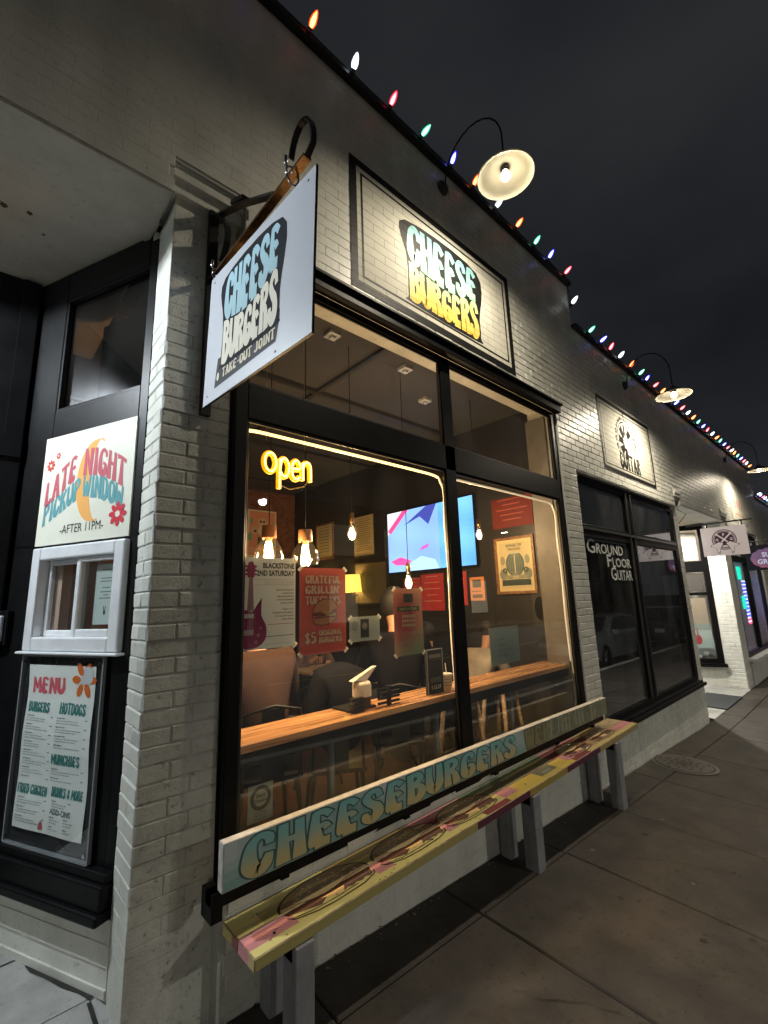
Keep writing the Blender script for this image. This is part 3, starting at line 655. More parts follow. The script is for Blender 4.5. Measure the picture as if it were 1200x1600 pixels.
# painted-brown brick back wall
mb=MB(); mb.box(.2,XW,YB+.01,YB+.15,FZ,CZ); mb.build('back_wall',mat('brown_joint',(.05,.025,.018),.8),bld)
mb=MB()
for r_ in range(0,54):
    z0=FZ+r_*BH; x=2.2-(BW/2 if r_%2 else 0)
    if z0+BH>CZ: break
    while x<XW:
        v=brickverts(Vector((0,YB+.01,0)),U,Nn,x,min(x+BW,XW),z0,z0+BH,rough=2) if XW-x>.03 else None
        if v: n=len(mb.v); mb.v+=v; mb.f+=[tuple(i+n for i in f) for f in BF]; mb.c+=[(1,1,1)]*9
        x+=BW
mb.build('brick',mat('brown_brick',(.21,.085,.055),.7,var=.55,vs=9,bump=.4,bs=50),bld,kind='stuff')
mb=MB(); mb.box(4.262,4.286,2.125,2.34,.62,3.60); mb.build('reveal_dimming_panel',mat('reveal_shade_grey',(.15,.135,.12),.6,var=.3,vs=4),bld)  # grey panel added over the cream wall end so it reads dim
# window recess returns
mb=MB(); mb.box(.60,.88,2.33,2.44,FZ,CZ); mb.build('pier_return',M_dark,bld)
MB().box(.88,4.4,2.32,2.42,-.1,.62).build('low_wall',M_dark,bld)
# ceiling beams & small fittings
mb=MB(); 
for y in (3.4,5.0,6.6): mb.box(.3,XW,y,y+.05,CZ-.04,CZ)
mb.box(2.3,2.34,2.4,YB,CZ-.03,CZ-.0); mb.build('conduit',M_dark,bld)
for n_,(x,y) in enumerate(((1.87,2.55),(2.68,2.57),(3.3,2.9))):
    mb=MB(); mb.box(x-.05,x+.05,y-.05,y+.05,CZ-.03,CZ-.001); mb.box(x-.02,x+.02,y-.02,y+.02,CZ-.05,CZ-.03)
    mb.build('ceiling_sensor',M_white,label='small white square ceiling fitting '+('nearest the hanging shop sign','beside the middle upper mullion','behind the right upper pane')[n_],cat='ceiling fitting',group='ceiling fittings')
# dark room behind window 2, bright rooms behind 3 and 4
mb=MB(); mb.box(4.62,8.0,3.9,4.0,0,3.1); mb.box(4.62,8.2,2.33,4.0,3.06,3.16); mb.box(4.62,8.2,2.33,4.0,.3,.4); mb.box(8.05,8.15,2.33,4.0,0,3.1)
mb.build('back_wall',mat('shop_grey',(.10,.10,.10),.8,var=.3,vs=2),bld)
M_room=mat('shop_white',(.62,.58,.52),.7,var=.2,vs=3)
mb=MB(); mb.box(11.5,15.2,3.6,3.7,0,3.1); mb.box(11.5,15.2,2.33,3.7,3.03,3.1); mb.box(11.5,15.2,2.33,3.7,.2,.3); mb.box(15.1,15.2,2.33,3.6,0,3.1); mb.box(11.42,11.5,2.33,3.6,0,3.1)
mb.build('shop_room',M_room,bld)
mb=MB(); s2(mb,-.0,2.0,.2,3.1,-1.3,-1.2); mb.build('shop_room',M_room,bld)
# far continuation of the row
b2=thing('far_building','pale building continuing the row beyond the long brick shop building','building',(22,2.3,0))
MB().box(15.3,30,2.02,2.5,-.3,4.15).build('wall',M_wall,b2)
MB().box(15.3,30,1.97,2.5,4.15,4.2).build('coping',MATS['black_coping'],b2)
for x in (16.2,19.5): 
    mb=MB(); mb.box(x,x+2.4,1.99,2.04,.4,2.9); wn=mb.build('window',M_black,b2); mb=MB(); mb.box(x+.1,x+2.3,1.975,1.985,.5,2.8); mb.build('pane',M_glass2,wn)

# ============================================================ LAMPS
def lampdata(name,typ,power,col,size=.04):
    l=bpy.data.lights.new(name,typ); l.energy=power; l.color=col
    if typ in('POINT','SPOT'): l.shadow_soft_size=size
    return l
M_shade_in=mat('enamel_white',(.75,.70,.58),.3)
M_shade_out=mat('enamel_dark',(.03,.03,.03),.3)
def glow_glass(name,col,es):
    m=bpy.data.materials.new(name); m.use_nodes=True; N,K=nodes(m); N.clear(); o=N.new('ShaderNodeOutputMaterial'); e=N.new('ShaderNodeEmission'); e.inputs[0].default_value=(*col,1); e.inputs[1].default_value=es
    t=N.new('ShaderNodeBsdfTransparent'); a=N.new('ShaderNodeAddShader'); K(e.outputs[0],a.inputs[0]); K(t.outputs[0],a.inputs[1]); K(a.outputs[0],o.inputs[0]); return m
M_bulb=glow_glass('bulb_glow',(1,.86,.62),4)
def barn_lamp(x,zm,yl,zl,label,power,share=None):
    t=thing('barn_lamp',label,'wall lamp',(x,2.0,zm),'gooseneck barn lamps on the shop wall')
    MB().lathe((x,2.0,zm),[(.0,.045),(.03,.045),(.055,.03),(.062,0)],(0,-1,0),20).build('wall_mount',M_shade_out,t,smooth=True)
    pts=[(x,1.96,zm)]+[(x,1.96-(1.96-yl)*(1-math.cos(a))/2*1.0-.0,zm+.34*math.sin(a)) for a in [math.pi*k/12 for k in range(1,13)]]
    pts=pts[:-1]+[(x,yl,zm+.02),(x,yl,zl+.12)]
    MB().tube(pts,.0065,10).build('arm',mat('matt_black_arm',(.008,.008,.008),.85),t,smooth=True)
    sh=MB(); prof=[(.035,.12),(.045,.10),(.07,.085),(.13,.055),(.20,.008),(.205,0)]
    sh.lathe((x,yl,zl),prof,(0,0,1),48); so=sh.build('shade',M_shade_out,t,smooth=True)
    si=MB(); si.lathe((x,yl,zl),[(.203,-.002),(.197,.004),(.128,.048),(.07,.077),(.045,.085),(.001,.087)],(0,0,1),48); si.build('shade_lining',M_shade_in,so,smooth=True)
    ri=MB(); ri.lathe((x,yl,zl),[(.203,-.002),(.209,.0),(.209,.006),(.203,.008)],(0,0,1),48); ri.build('rim',M_shade_in,so,smooth=True)
    MB().lathe((x,yl,zl),[(.03,.086),(.034,.07),(.03,.05),(.022,.046)],(0,0,1),20).build('lamp_holder',M_iron,t,smooth=True)
    b=MB(); b.lathe((x,yl,zl),[(.018,.05),(.025,.035),(.035,.012),(.034,-.006),(.024,-.022),(.001,-.03)],(0,0,1),20)
    bo=b.build('bulb',M_bulb,t,smooth=True); 
    l=lampdata('lamp_light','SPOT',power,(1,.88,.68),.03); l.spot_size=R(178); l.spot_blend=.85; o=bpy.data.objects.new('lamp_light',l); C.objects.link(o); o.parent=t; o.location=(0,yl-2.0,zl+.013-zm)
    WL[o]=Vector((x,yl,zl))
    return t
barn_lamp(2.635,5.20,1.407,4.83,'gooseneck barn lamp above the burger wall panel, nearest of the row',118)
barn_lamp(6.453,4.585,1.437,4.23,'gooseneck barn lamp above the guitar wall panel',135)
barn_lamp(12.3,4.62,1.43,4.24,'small gooseneck barn lamp far down the wall, cut by the right edge',115)
def ceiling_lamp(x,y,z,power,label,col=(.86,.95,.92)):
    t=thing('ceiling_lamp',label,'ceiling lamp',(x,y,z),'lamps in the shop entries')
    MB().lathe((x,y,z),[(.13,0),(.14,-.01),(.13,-.03)],(0,0,1),24).build('base',M_alu,t,smooth=True)
    MB().lathe((x,y,z),[(.12,-.03),(.115,-.06),(.08,-.09),(.0,-.10)],(0,0,1),24).build('diffuser',mat('lamp_diffuser',(1,1,1),.4,emit=col,es=9),t,smooth=True)
    l=lampdata('lamp_light','SPOT',power,col,.07); l.spot_size=R(178); l.spot_blend=.04; o=bpy.data.objects.new('lamp_light',l); C.objects.link(o); o.parent=t; o.location=(0,0,-.2); WL[o]=Vector((x,y,z))
ceiling_lamp(-1.0,2.85,3.74,150,'round ceiling lamp in the nearer entry, beyond the left edge of the view',(.86,.94,1.0))
ceiling_lamp(9.45,2.85,3.10,240,'round ceiling lamp in the far entry, hidden behind the brick pier',(1,.95,.85))

# ---- coloured string lights
COL={'o':((.9,.04,.003),(2.2,.9,.25)),'w':((.6,.7,.8),(2,2,2)),'p':((.75,.005,.03),(2.0,.5,.55)),'g':((0,.30,.15),(.6,1.7,1.2)),'b':((.0,.0,.8),(.9,1.0,2.2))}
for k,(a,b) in COL.items():
    m=bpy.data.materials.new('bulb_'+{'o':'orange','w':'white','p':'red','g':'green','b':'blue'}[k]); m.use_nodes=True; N,K_=nodes(m); q=N['Principled BSDF']
    q.inputs['Base Color'].default_value=(*a,1); q.inputs['Roughness'].default_value=.15
    lw=N.new('ShaderNodeLayerWeight'); lw.inputs[0].default_value=.30; cr_=N.new('ShaderNodeValToRGB'); cr_.color_ramp.elements[0].position=.05; cr_.color_ramp.elements[1].position=.22; K_(lw.outputs['Facing'],cr_.inputs[0])
    mx=N.new('ShaderNodeMix'); mx.data_type='RGBA'; mx.inputs[6].default_value=(*b,1); mx.inputs[7].default_value=(*a,1); K_(cr_.outputs[0],mx.inputs[0]); K_(mx.outputs[2],q.inputs['Emission Color'])
    q.inputs['Emission Strength'].default_value={'b':1.7,'w':1.5,'o':1.4,'p':1.3,'g':1.3}[k]; COL[k]=m
bulbmesh={}; sockmesh=None
def string(name,label,pts,parent_z,group=None):
    """pts: (x,y,z,code)"""
    global sockmesh
    t=thing(name,label,'string lights',(pts[0][0],pts[0][1],pts[0][2]),group); o0=WL[t]
    mb=MB(); cp=[]
    for i in range(len(pts)-1):
        a=Vector(pts[i][:3]); b=Vector(pts[i+1][:3])
        for k in range(6):
            t_=k/6; cp.append(a.lerp(b,t_)+Vector((0,.0,-.03-.02*math.sin(math.pi*t_))))
    cp.append(Vector(pts[-1][:3])+Vector((0,0,-.03)))
    mb.tube(cp,.004,6).build('cord',mat('green_cord',(.01,.02,.012),.5),t,smooth=True)
    for x,y,z,c in pts:
        if c not in bulbmesh:
            bulbmesh[c]=MB().lathe((0,0,0),[(.010,0),(.016,.012),(.0185,.028),(.015,.05),(.008,.068),(.001,.075)],(0,0,1),14).mesh('bulb',COL[c],True)
        if sockmesh is None: sockmesh=MB().lathe((0,0,0),[(.001,-.03),(.012,-.03),(.013,0),(.0105,.004)],(0,0,1),10).mesh('socket',MATS['green_cord'],True)
        rx=R(random.uniform(38,66)); ry=R(random.uniform(-12,22))
        b=bpy.data.objects.new('bulb',bulbmesh[c]); C.objects.link(b); b.parent=t; b.location=Vector((x,y,z))-o0; b.rotation_euler=(rx,ry,0); b.scale=(1.3,1.3,1.3); WL[b]=Vector((x,y,z))
        s_=bpy.data.objects.new('socket',sockmesh); C.objects.link(s_); s_.parent=b; WL[s_]=Vector((x,y,z))
P1=[(1.266-.355*2,'p'),(1.266-.355,'b'),(1.266,'o'),(1.622,'w'),(1.98,'p'),(2.327,'g'),(2.699,'b'),(3.013,'o'),(3.366,'w'),(3.728,'o'),(4.08,'g'),(4.389,'b'),(4.767,'p')]
string('string_lights','strand of coloured bulbs along the higher parapet above the burger panel',[(x,1.93,5.44,c) for x,c in P1]+[(4.86,1.93,5.09,'w')],0,'coloured bulb strands on the parapets')
seq='gbpwogbpwgbpwogbpwogbpwogbpwogbp'
xs2=[5.257,5.588,5.875,6.186,6.581,6.931,7.209,7.546]; xs2+=[7.546+.345*k for k in range(1,22)]
seq2='gbpwogbpo'+'gbpwogbpwo'*3
string('string_lights','strand of coloured bulbs along the lower parapet above the guitar shop',[(x,1.93,4.885,seq2[i]) for i,x in enumerate(xs2)],0,'coloured bulb strands on the parapets')
string('string_lights','short strand of coloured bulbs on the farthest roof edge',[(15.4+.33*k,1.93,4.22,'wbpwbgwbbw'[k%10]) for k in range(14)],0,'coloured bulb strands on the parapets')

# ============================================================ HANGING SIGN 1
br=thing('sign_bracket','black iron scroll bracket bolted to the brick pillar, holding the shop sign','bracket',(.75,2.07,3.0))
mb=MB(); mb.box(.725,.775,2.045,2.069,2.66,3.80); bevel(mb.build('back_plate',M_iron,br),.003)
def flat(mb,pts,wd,th,axis=Vector((1,0,0))):
    """flat iron bar swept along points lying in a plane whose normal is axis"""
    pts=[Vector(p) for p in pts]
    for i in range(len(pts)-1):
        a,b=pts[i],pts[i+1]; t=(b-a).normalized(); n=t.cross(axis).normalized()*th/2; e=axis.normalized()*wd/2; ov=t*th*.15
        mb.hexa([a-ov-e-n,b+ov-e-n,b+ov+e-n,a-ov+e-n,a-ov-e+n,b+ov-e+n,b+ov+e+n,a-ov+e+n])
xb=.752
def bar(y): return (xb+(.0),y,3.385-.02*(2.0-y))
hook=[(xb,2.045,3.385),(xb,1.17,3.37)]
cx_,cz_=1.24,3.50
for k in range(12):
    a=R(-15+k*16.5); hook.append((xb,1.205-.078*math.cos(a),3.43+.125*math.sin(a)))
mb=MB(); flat(mb,[hook[0],hook[1]],.034,.012); mb.build('sign_bar',mat('rusty_bar',(.10,.05,.015),.35,metal=.7,var=.6,vs=40,bump=.4,bs=120),br)
mb=MB(); flat(mb,hook[1:],.022,.009); mb.build('hook_scroll',M_iron,br)
mb=MB(); flat(mb,[(xb,2.045,3.76),(xb,1.72,3.59),(xb,1.40,3.39)],.032,.011); flat(mb,[(xb,1.80,3.655),(xb,1.68,3.59)],.04,.02); mb.build('brace',M_iron,br)
mb=MB(); flat(mb,[(xb,2.03-.16*math.sin(a)-.12*a/1.5*0,3.40+.14*(1-math.cos(a))) for a in [R(18*k) for k in range(2,8)]],.03,.01); mb.build('scroll',M_iron,br)
mb=MB(); flat(mb,[(xb,2.045,3.72),(xb,1.96,3.70),(xb,1.93,3.64)],.03,.012); mb.build('gusset',M_iron,br)
for y in (1.97,1.27):
    mb=MB(); 
    mb.tube([(xb-.026,y,3.36),(xb-.026,y,3.395),(xb,y,3.41),(xb+.026,y,3.395),(xb+.026,y,3.36),(xb+.012,y-.004,3.33),(xb-.01,y-.004,3.32),(xb-.026,y,3.36)],.005,6)
    mb.tube([(xb-.02,y-.02,3.35),(xb-.03,y-.05,3.325)],.004,6)
    mb.tube([(xb-.03,y,3.40),(xb-.03,y,3.44)],.007,8)
    mb.build('shackle',M_steel,br,smooth=True)
# the board (tilted rectangle seen from the left)
TL=Vector((.722,1.945,3.315)); TR=Vector((.757,1.105,3.292)); BL=Vector((.712,1.99,2.658)); BR=Vector((.752,1.135,2.642))
uu=(TR-TL).normalized(); vv=(TL-BL); vv=(vv-uu*vv.dot(uu)).normalized(); wS=.845; hS=.655
c0=(TL+TR+BL+BR)/4; FS=F(c0-uu*wS/2-vv*hS/2,uu,vv)
if FS.n.x>0: FS.n=-FS.n
mb=MB(); FS.slab(mb,0,wS,0,hS,-.004,.004); hs=mb.build('hanging_sign',M_white,label='white hanging shop sign lettered CHEESE BURGERS and TAKE-OUT JOINT, swung on its iron bracket',cat='shop sign')
mb=MB(); FS.slab(mb,wS-.001,wS+.002,0,hS,-.0045,.0045); FS.slab(mb,0,wS,-.002,.001,-.0045,.0045); mb.build('edge_trim',M_black,hs)
lo=MB()
logo(FS,hs,M_print,mat('black_ink',(.012,.013,.017),.8,spec=.15),.17,.62,.15,.575,lambda t:lerp((.30,.46,.50),(.34,.52,.60),t),lambda t:(.62,.58,.48),w=.005)
mb=MB(); FS.poly(mb,[(.11,.055),(.62,.055+.01),(.64,.15),(.64,.19),(.13,.19)],.0045,(.018,.02,.026)); mb.build('backing',M_print,hs)
mb=MB(); flatword(FS,mb,'TAKE-OUT JOINT',.185,.615,.080,.125,(.62,.56,.42),.0062,grow=.02); FS.disc(mb,.145,.10,.012,.02,.0062,(.62,.56,.42),n=10); mb.build('lettering',M_print,hs)
mb=MB()
for u,v in ((.04,.62),(.80,.62),(.04,.04),(.62,.025)): FS.disc(mb,u,v,.006,w=.0046,col=(.02,.02,.02),n=8)
mb.build('bolt_hole',M_print,hs)

# ============================================================ LATE NIGHT SIGN, MENU, KEY BOX
def ins(o,m): return o
mb=MB(); FWl.slab(mb,-.76,-.055,2.105,2.70,.0,.008); ln=mb.build('pickup_sign',mat('cream_board',(.68,.68,.58),.45,var=.05,vs=5),label='square cream sign reading LATE NIGHT PICKUP WINDOW with an orange moon and red flowers',cat='sign')
RED=(.48,.10,.13); TEAL=(.10,.30,.33); ORG=(.72,.36,.10)
U0,U1,V0,V1=-.76,-.055,2.105,2.70; Wd=U1-U0
def au(t): return U0+Wd*t
def av(t): return V0+(V1-V0)*t
mb=MB()
# crescent moon
out_=[];inn=[]
for k in range(21):
    a=R(62+k*236/20); out_.append((au(.53)+.19*Wd*math.cos(a)*1.0+.05,av(.52)+.36*(V1-V0)*math.sin(a)))
for k in range(20):
    t=k/19; a=R(62+236*t); inn.append((au(.53)+.05+Wd*(.19*math.cos(a)*(.0+.35)+.055),av(.52)+.355*(V1-V0)*math.sin(a)*(1)))
for k in range(19):
    a,b=out_[k],out_[k+1]; t0=math.sin(math.pi*k/20);t1=math.sin(math.pi*(k+1)/20)
    wd0,wd1=.145*Wd*t0,.145*Wd*t1
    mb.poly([FWl.p(a[0],a[1],.0086),FWl.p(b[0],b[1],.0086),FWl.p(b[0]+wd1,b[1],.0086),FWl.p(a[0]+wd0,a[1],.0086)],ORG)
def arch(u,v,a,b): t=a; return (u,v+.085*math.sin(math.pi*(t*.9+.05))*1.0)
flatword(FWl,mb,'LATE',au(.06),au(.40),av(.44),av(.68),RED,.0092,grow=.03,warp=lambda u,v,a,b:(u,v-.07+.14*a))
flatword(FWl,mb,'NIGHT',au(.48),au(.93),av(.52),av(.77),RED,.0092,grow=.03,warp=lambda u,v,a,b:(u,v+.03-.11*a*a))
flatword(FWl,mb,'PICKUP',au(.06),au(.46),av(.28),av(.47),TEAL,.0092,grow=.03,warp=lambda u,v,a,b:(u,v-.07+.13*a))
flatword(FWl,mb,'WINDOW',au(.49),au(.92),av(.34),av(.54),TEAL,.0092,grow=.03,warp=lambda u,v,a,b:(u,v+.02-.10*a*a))
text(mb,FWl,'-AFTER 11PM-',au(.51),av(.085),.045,.009,(.02,.02,.02),bold=.0,sx=.85)
def flower(mb,fr,u,v,r,col,ctr,w,n=8):
    for k in range(n):
        a=2*math.pi*k/n; c,s_=math.cos(a),math.sin(a)
        pts=[]
        for j in range(9):
            b=2*math.pi*j/9; pu,pv=.62+.38*math.cos(b),.22*math.sin(b); pts.append((u+r*(pu*c-pv*s_),v+r*(pu*s_+pv*c)))
        fr.poly(mb,pts,w+k*2e-5,col)
    fr.disc(mb,u,v,r*.26,w=w+.0004,col=ctr,n=12)
flower(mb,FWl,au(.09),av(.73),.035,(.50,.06,.05),(.7,.68,.6),.009)
flower(mb,FWl,au(.17),av(.81),.020,(.50,.06,.05),(.7,.68,.6),.009)
flower(mb,FWl,au(.88),av(.19),.062,(.55,.03,.05),(.72,.7,.62),.0098)
mb.build('artwork',M_print,ln,kind='stuff')
# notice inside the service window
mb=MB(); FWl.rect(mb,-.305,-.150,1.70,1.985,-.0285,(.55,.62,.58))
for k,(l_,y) in enumerate(((.07,.255),(.08,.215),(.09,.20),(.05,.17),(.08,.15),(.03,.135),(.09,.12))): FWl.rect(mb,-.228-l_/2,-.228+l_/2,1.70+y,1.705+y,-.028,(.18,.2,.2))
FWl.disc(mb,-.228,1.755,.009,.012,-.0279,(.05,.06,.06),n=8); FWl.line(mb,[(-.232,1.76),(-.236,1.785)],.005,-.0279,(.05,.06,.06)); FWl.line(mb,[(-.225,1.76),(-.222,1.785)],.005,-.0279,(.05,.06,.06))
mb.build('notice',M_print,label='pale green typed notice taped inside the pick-up window',cat='notice')
# menu case
mc=MB(); FWl.slab(mc,-.72,-.14,.735,1.555,.001,.006); mo=mc.build('menu_case',mat('case_back',(.035,.037,.04),.25,var=.4,vs=6),label='clear plastic menu case with a printed menu under the pick-up window',cat='menu')
bevel(mo,.003)
mb=MB(); FWl.slab(mb,-.725,-.135,.73,1.56,.018,.022); cv=mb.build('cover',glass('acrylic',(.98,.99,.99),.01,.03,.003),mo)
mb=MB(); 
for a,b,c,d in ((-.728,-.72,.73,1.56),(-.14,-.132,.73,1.56),(-.72,-.14,.727,.735),(-.72,-.14,1.555,1.563)): FWl.slab(mb,a,b,c,d,.006,.0225)
mb.build('rim',mat('acrylic_edge',(.22,.24,.25),.2),mo)
for u,v in ((-.70,1.53),(-.16,1.53),(-.70,.76),(-.16,.76)):
    m_=MB(); FWl.disc(m_,u,v,.009,w=.0228,col=(1,1,1),n=10); m_.build('screw',M_steel,mo)
pg=MB(); NS=14   # wavy page
PU0,PU1,PV0,PV1=-.675,-.19,.80,1.515
def pw(u,v): return .0122+.003*math.sin(v*17)+.002*math.sin(u*20+v*9)
for i in range(10):
    for j in range(NS):
        a,b=PU0+(PU1-PU0)*i/10,PU0+(PU1-PU0)*(i+1)/10; c,d=PV0+(PV1-PV0)*j/NS,PV0+(PV1-PV0)*(j+1)/NS
        pg.quad(FWl.p(a,c,pw(a,c)),FWl.p(b,c,pw(b,c)),FWl.p(b,d,pw(b,d)),FWl.p(a,d,pw(a,d)),(.84,.87,.83))
pe=pg.build('page',M_print,mo)
class FC(F):
    def p(s,u,v,w=0): return s.o+s.u*u+s.v*v+s.n*(w+pw(u,v)+.0012)
FP=FC(p1,-d1); mb=MB(); GRN=(.06,.24,.22); PK=(.72,.13,.16)
flatword(FP,mb,'MENU',-.635,-.40,1.385,1.46,PK,0,grow=.03)
flatword(FP,mb,'BURGERS',-.655,-.49,1.30,1.345,GRN,0,grow=.05); flatword(FP,mb,'HOTDOGS',-.42,-.235,1.30,1.35,GRN,0,grow=.05)
flatword(FP,mb,'MUNCHIES',-.44,-.25,1.085,1.13,GRN,0,grow=.05); flatword(FP,mb,'FRIED CHICKEN',-.665,-.455,.945,.985,GRN,0,grow=.05)
flatword(FP,mb,'DRINKS & MORE',-.42,-.21,.955,.995,GRN,0,grow=.05); text(mb,FP,'ADD-ONS',-.345,.885,.022,0,(.1,.15,.15),bold=.02)
flower(mb,FP,-.265,1.455,.085,(.72,.17,.03),(.66,.68,.68),.0003,n=6); FP.disc(mb,-.235,1.475,.033,.04,.0012,(.66,.69,.72),n=14)
random.seed(3)
def lines(u0,u1,v0,v1,pr=True):
    v=v1; k=0
    while v>v0:
        hd=k%3==0
        l_=(u1-u0)*(random.uniform(.25,.4) if hd else random.uniform(.6,.95))
        u=u0
        while u<u0+l_:
            q=random.uniform(.008,.022); FP.rect(mb,u,min(u+q,u0+l_),v,v+(.0045 if hd else .0032),0,(.22,.24,.24) if hd else (.33,.36,.35)); u+=q+.004
        if hd and pr: FP.rect(mb,u1+.002,u1+.018,v,v+.0045,0,(.25,.28,.28))
        v-=.0105 if k%3!=2 else .017; k+=1
lines(-.655,-.475,1.01,1.28); lines(-.43,-.235,1.15,1.28); lines(-.44,-.24,1.01,1.065); lines(-.655,-.47,.825,.925); lines(-.41,-.30,.905,.935); lines(-.415,-.33,.815,.87,False); lines(-.315,-.24,.815,.87,False)
FP.poly(mb,[(-.49,.812),(-.455,.812),(-.46,.835),(-.472,.85),(-.485,.835)],0,(.45,.12,.10))
mb.build('lettering',M_print,pe)
# key box on the black post
mb=MB(); kb=F(p1+d1*.97+n1*.03,-d1); kb.slab(mb,-.03,.085,1.60,1.78,-.03,.0); ko=bevel(mb.build('key_box',M_black,label='small black and white key box on the black door post at the left edge',cat='key box'),.006,2)
mb=MB(); kb.slab(mb,-.02,.066,1.62,1.755,.0,.02); bevel(mb.build('front_cover',M_white,ko),.008,2)
mb=MB(); kb.slab(mb,.0,.045,1.70,1.74,.0201,.0215); mb.build('screen',M_black,ko)

# ============================================================ NEON, LED STRIP, POSTERS ON THE GLASS
M_neon_halo=mat('neon_halo_orange',(1,.6,.05),.4,emit=(1,.30,.0),es=1.1)
M_neonc=mat('neon_core',(1,.9,.5),.4,emit=(1,.66,.13),es=4.5)
def closed(c,ru,rv,n=18,a0=0,a1=360): return [(c[0]+ru*math.cos(R(a0+(a1-a0)*k/n)),c[1]+rv*math.sin(R(a0+(a1-a0)*k/n))) for k in range(n+1)]
NF=F((1.10,2.20,2.50),(1,0,-.02))
ne=thing('neon_open_sign','glowing yellow neon sign reading open, hanging inside the window','neon sign',tuple(NF.o))
def smooth2(p,sub=5): return [q for q in cr([(a,b,0) for a,b in p],sub)]
strokes=[closed((.058,.085),.044,.052,20),                                   # O
 smooth2([(.132,-.05),(.132,.02),(.135,.115)]),smooth2([(.135,.075),(.15,.115),(.18,.12),(.205,.085),(.195,.035),(.165,.02),(.138,.04)]),   # p
 smooth2([(.235,.075),(.295,.08),(.292,.11),(.265,.125),(.238,.105),(.228,.065),(.24,.028),(.27,.018),(.297,.035)]),  # e
 smooth2([(.322,.12),(.322,.02)]),smooth2([(.322,.085),(.34,.12),(.37,.125),(.388,.10),(.39,.02)])]
tb=MB(); tc_=MB()
for s_ in strokes:
    pts=[NF.p(q[0]*.80+.03,q[1]*1.05-.04,0) for q in s_]
    tb.tube(pts,.0055,8)
tb.build('neon_tube',M_neonc,ne,smooth=True)
mb=MB(); 
for s_ in strokes: mb.tube([NF.p(q[0]*.80+.03,q[1]*1.05-.04,-.012) for q in s_],.0155,8)
mb.build('tube_halo',M_neon_halo,ne,smooth=True)  # wider glowing tubes added behind to imitate the neon's halo
mb=MB(); mb.tube([NF.p(.13,-.07,0),NF.p(.20,-.09,0),NF.p(.30,-.055,0),NF.p(.34,.0,-.01)],.003,6); mb.tube([NF.p(.05,.17,0),(1.16,2.25,CZ)],.0015,4); mb.tube([NF.p(.30,.17,0),(1.42,2.25,CZ)],.0015,4)
mb.build('cable',mat('clear_cable',(.35,.28,.12),.3),ne)
# LED rope round the inside of each lower pane
M_led=mat('led_rope',(1,.8,.45),.3,emit=(1,.60,.22),es=2.0); M_led2=mat('led_rope_dim',(.75,.68,.55),.35,emit=(1,.80,.55),es=.28)
def rope(x0,x1,label,zt=2.655,zb_=1.16):
    pts=[(x0,zt-.03),(x0+.04,zt-.004),(x0+.3,zt),(x1-.35,zt-.003),(x1-.10,zt-.012),(x1-.05,zt-.05),(x1-.018,zt-.13),(x1-.03,zt-.35),(x1-.016,zt-.7),(x1-.026,zt-1.1),(x1-.015,zb_)]
    q=cr([(a,2.078,b) for a,b in pts],5)
    n=int(len(q)*.42)
    t=thing('light_rope',label,'light rope',(x0,2.12,zt),'light ropes round the window')
    MB().tube(q[:n+1],.009,8).build('lit_length',M_led if x0<2 else M_led2,t,smooth=True); MB().tube(q[n:],.008,8).build('rope',M_led2,t,smooth=True)
rope(.955,2.535,'yellow glowing light rope along the top of the left window pane'); rope(2.61,4.215,'pale light rope looped round the right window pane beside the brick pier')
# posters
PY=2.092
def poster(name,label,x0,x1,z0,z1,base,draw,cat='poster',tape=True,m=None,tilt=0,dz=.0):
    f=F((0,PY,0),(1,0,tilt))
    t=thing(name,label,cat,(x0,PY,z0)); mb=MB(); f.slab(mb,x0,x1,z0,z1,-.001,0,base); mb.build('sheet',m or M_paper,t)
    mb=MB(); draw(f,mb,x0,x1,z0,z1); 
    if mb.v: mb.build('print',M_paper,t)
    if tape:
        mb=MB(); 
        for a,b in ((x0,z0),(x1,z0),(x0,z1),(x1,z1)):
            s_=1 if a==x0 else -1; q=1 if b==z0 else -1
            mb.quad(f.p(a-.014*s_,b+.010*q,.002),f.p(a+.010*s_,b-.012*q,.002),f.p(a+.022*s_,b+.0*q,.002),f.p(a-.002*s_,b+.022*q,.002),(.72,.68,.55))
        mb.build('tape',M_paper,t)
    return t
DK=(.03,.03,.035)
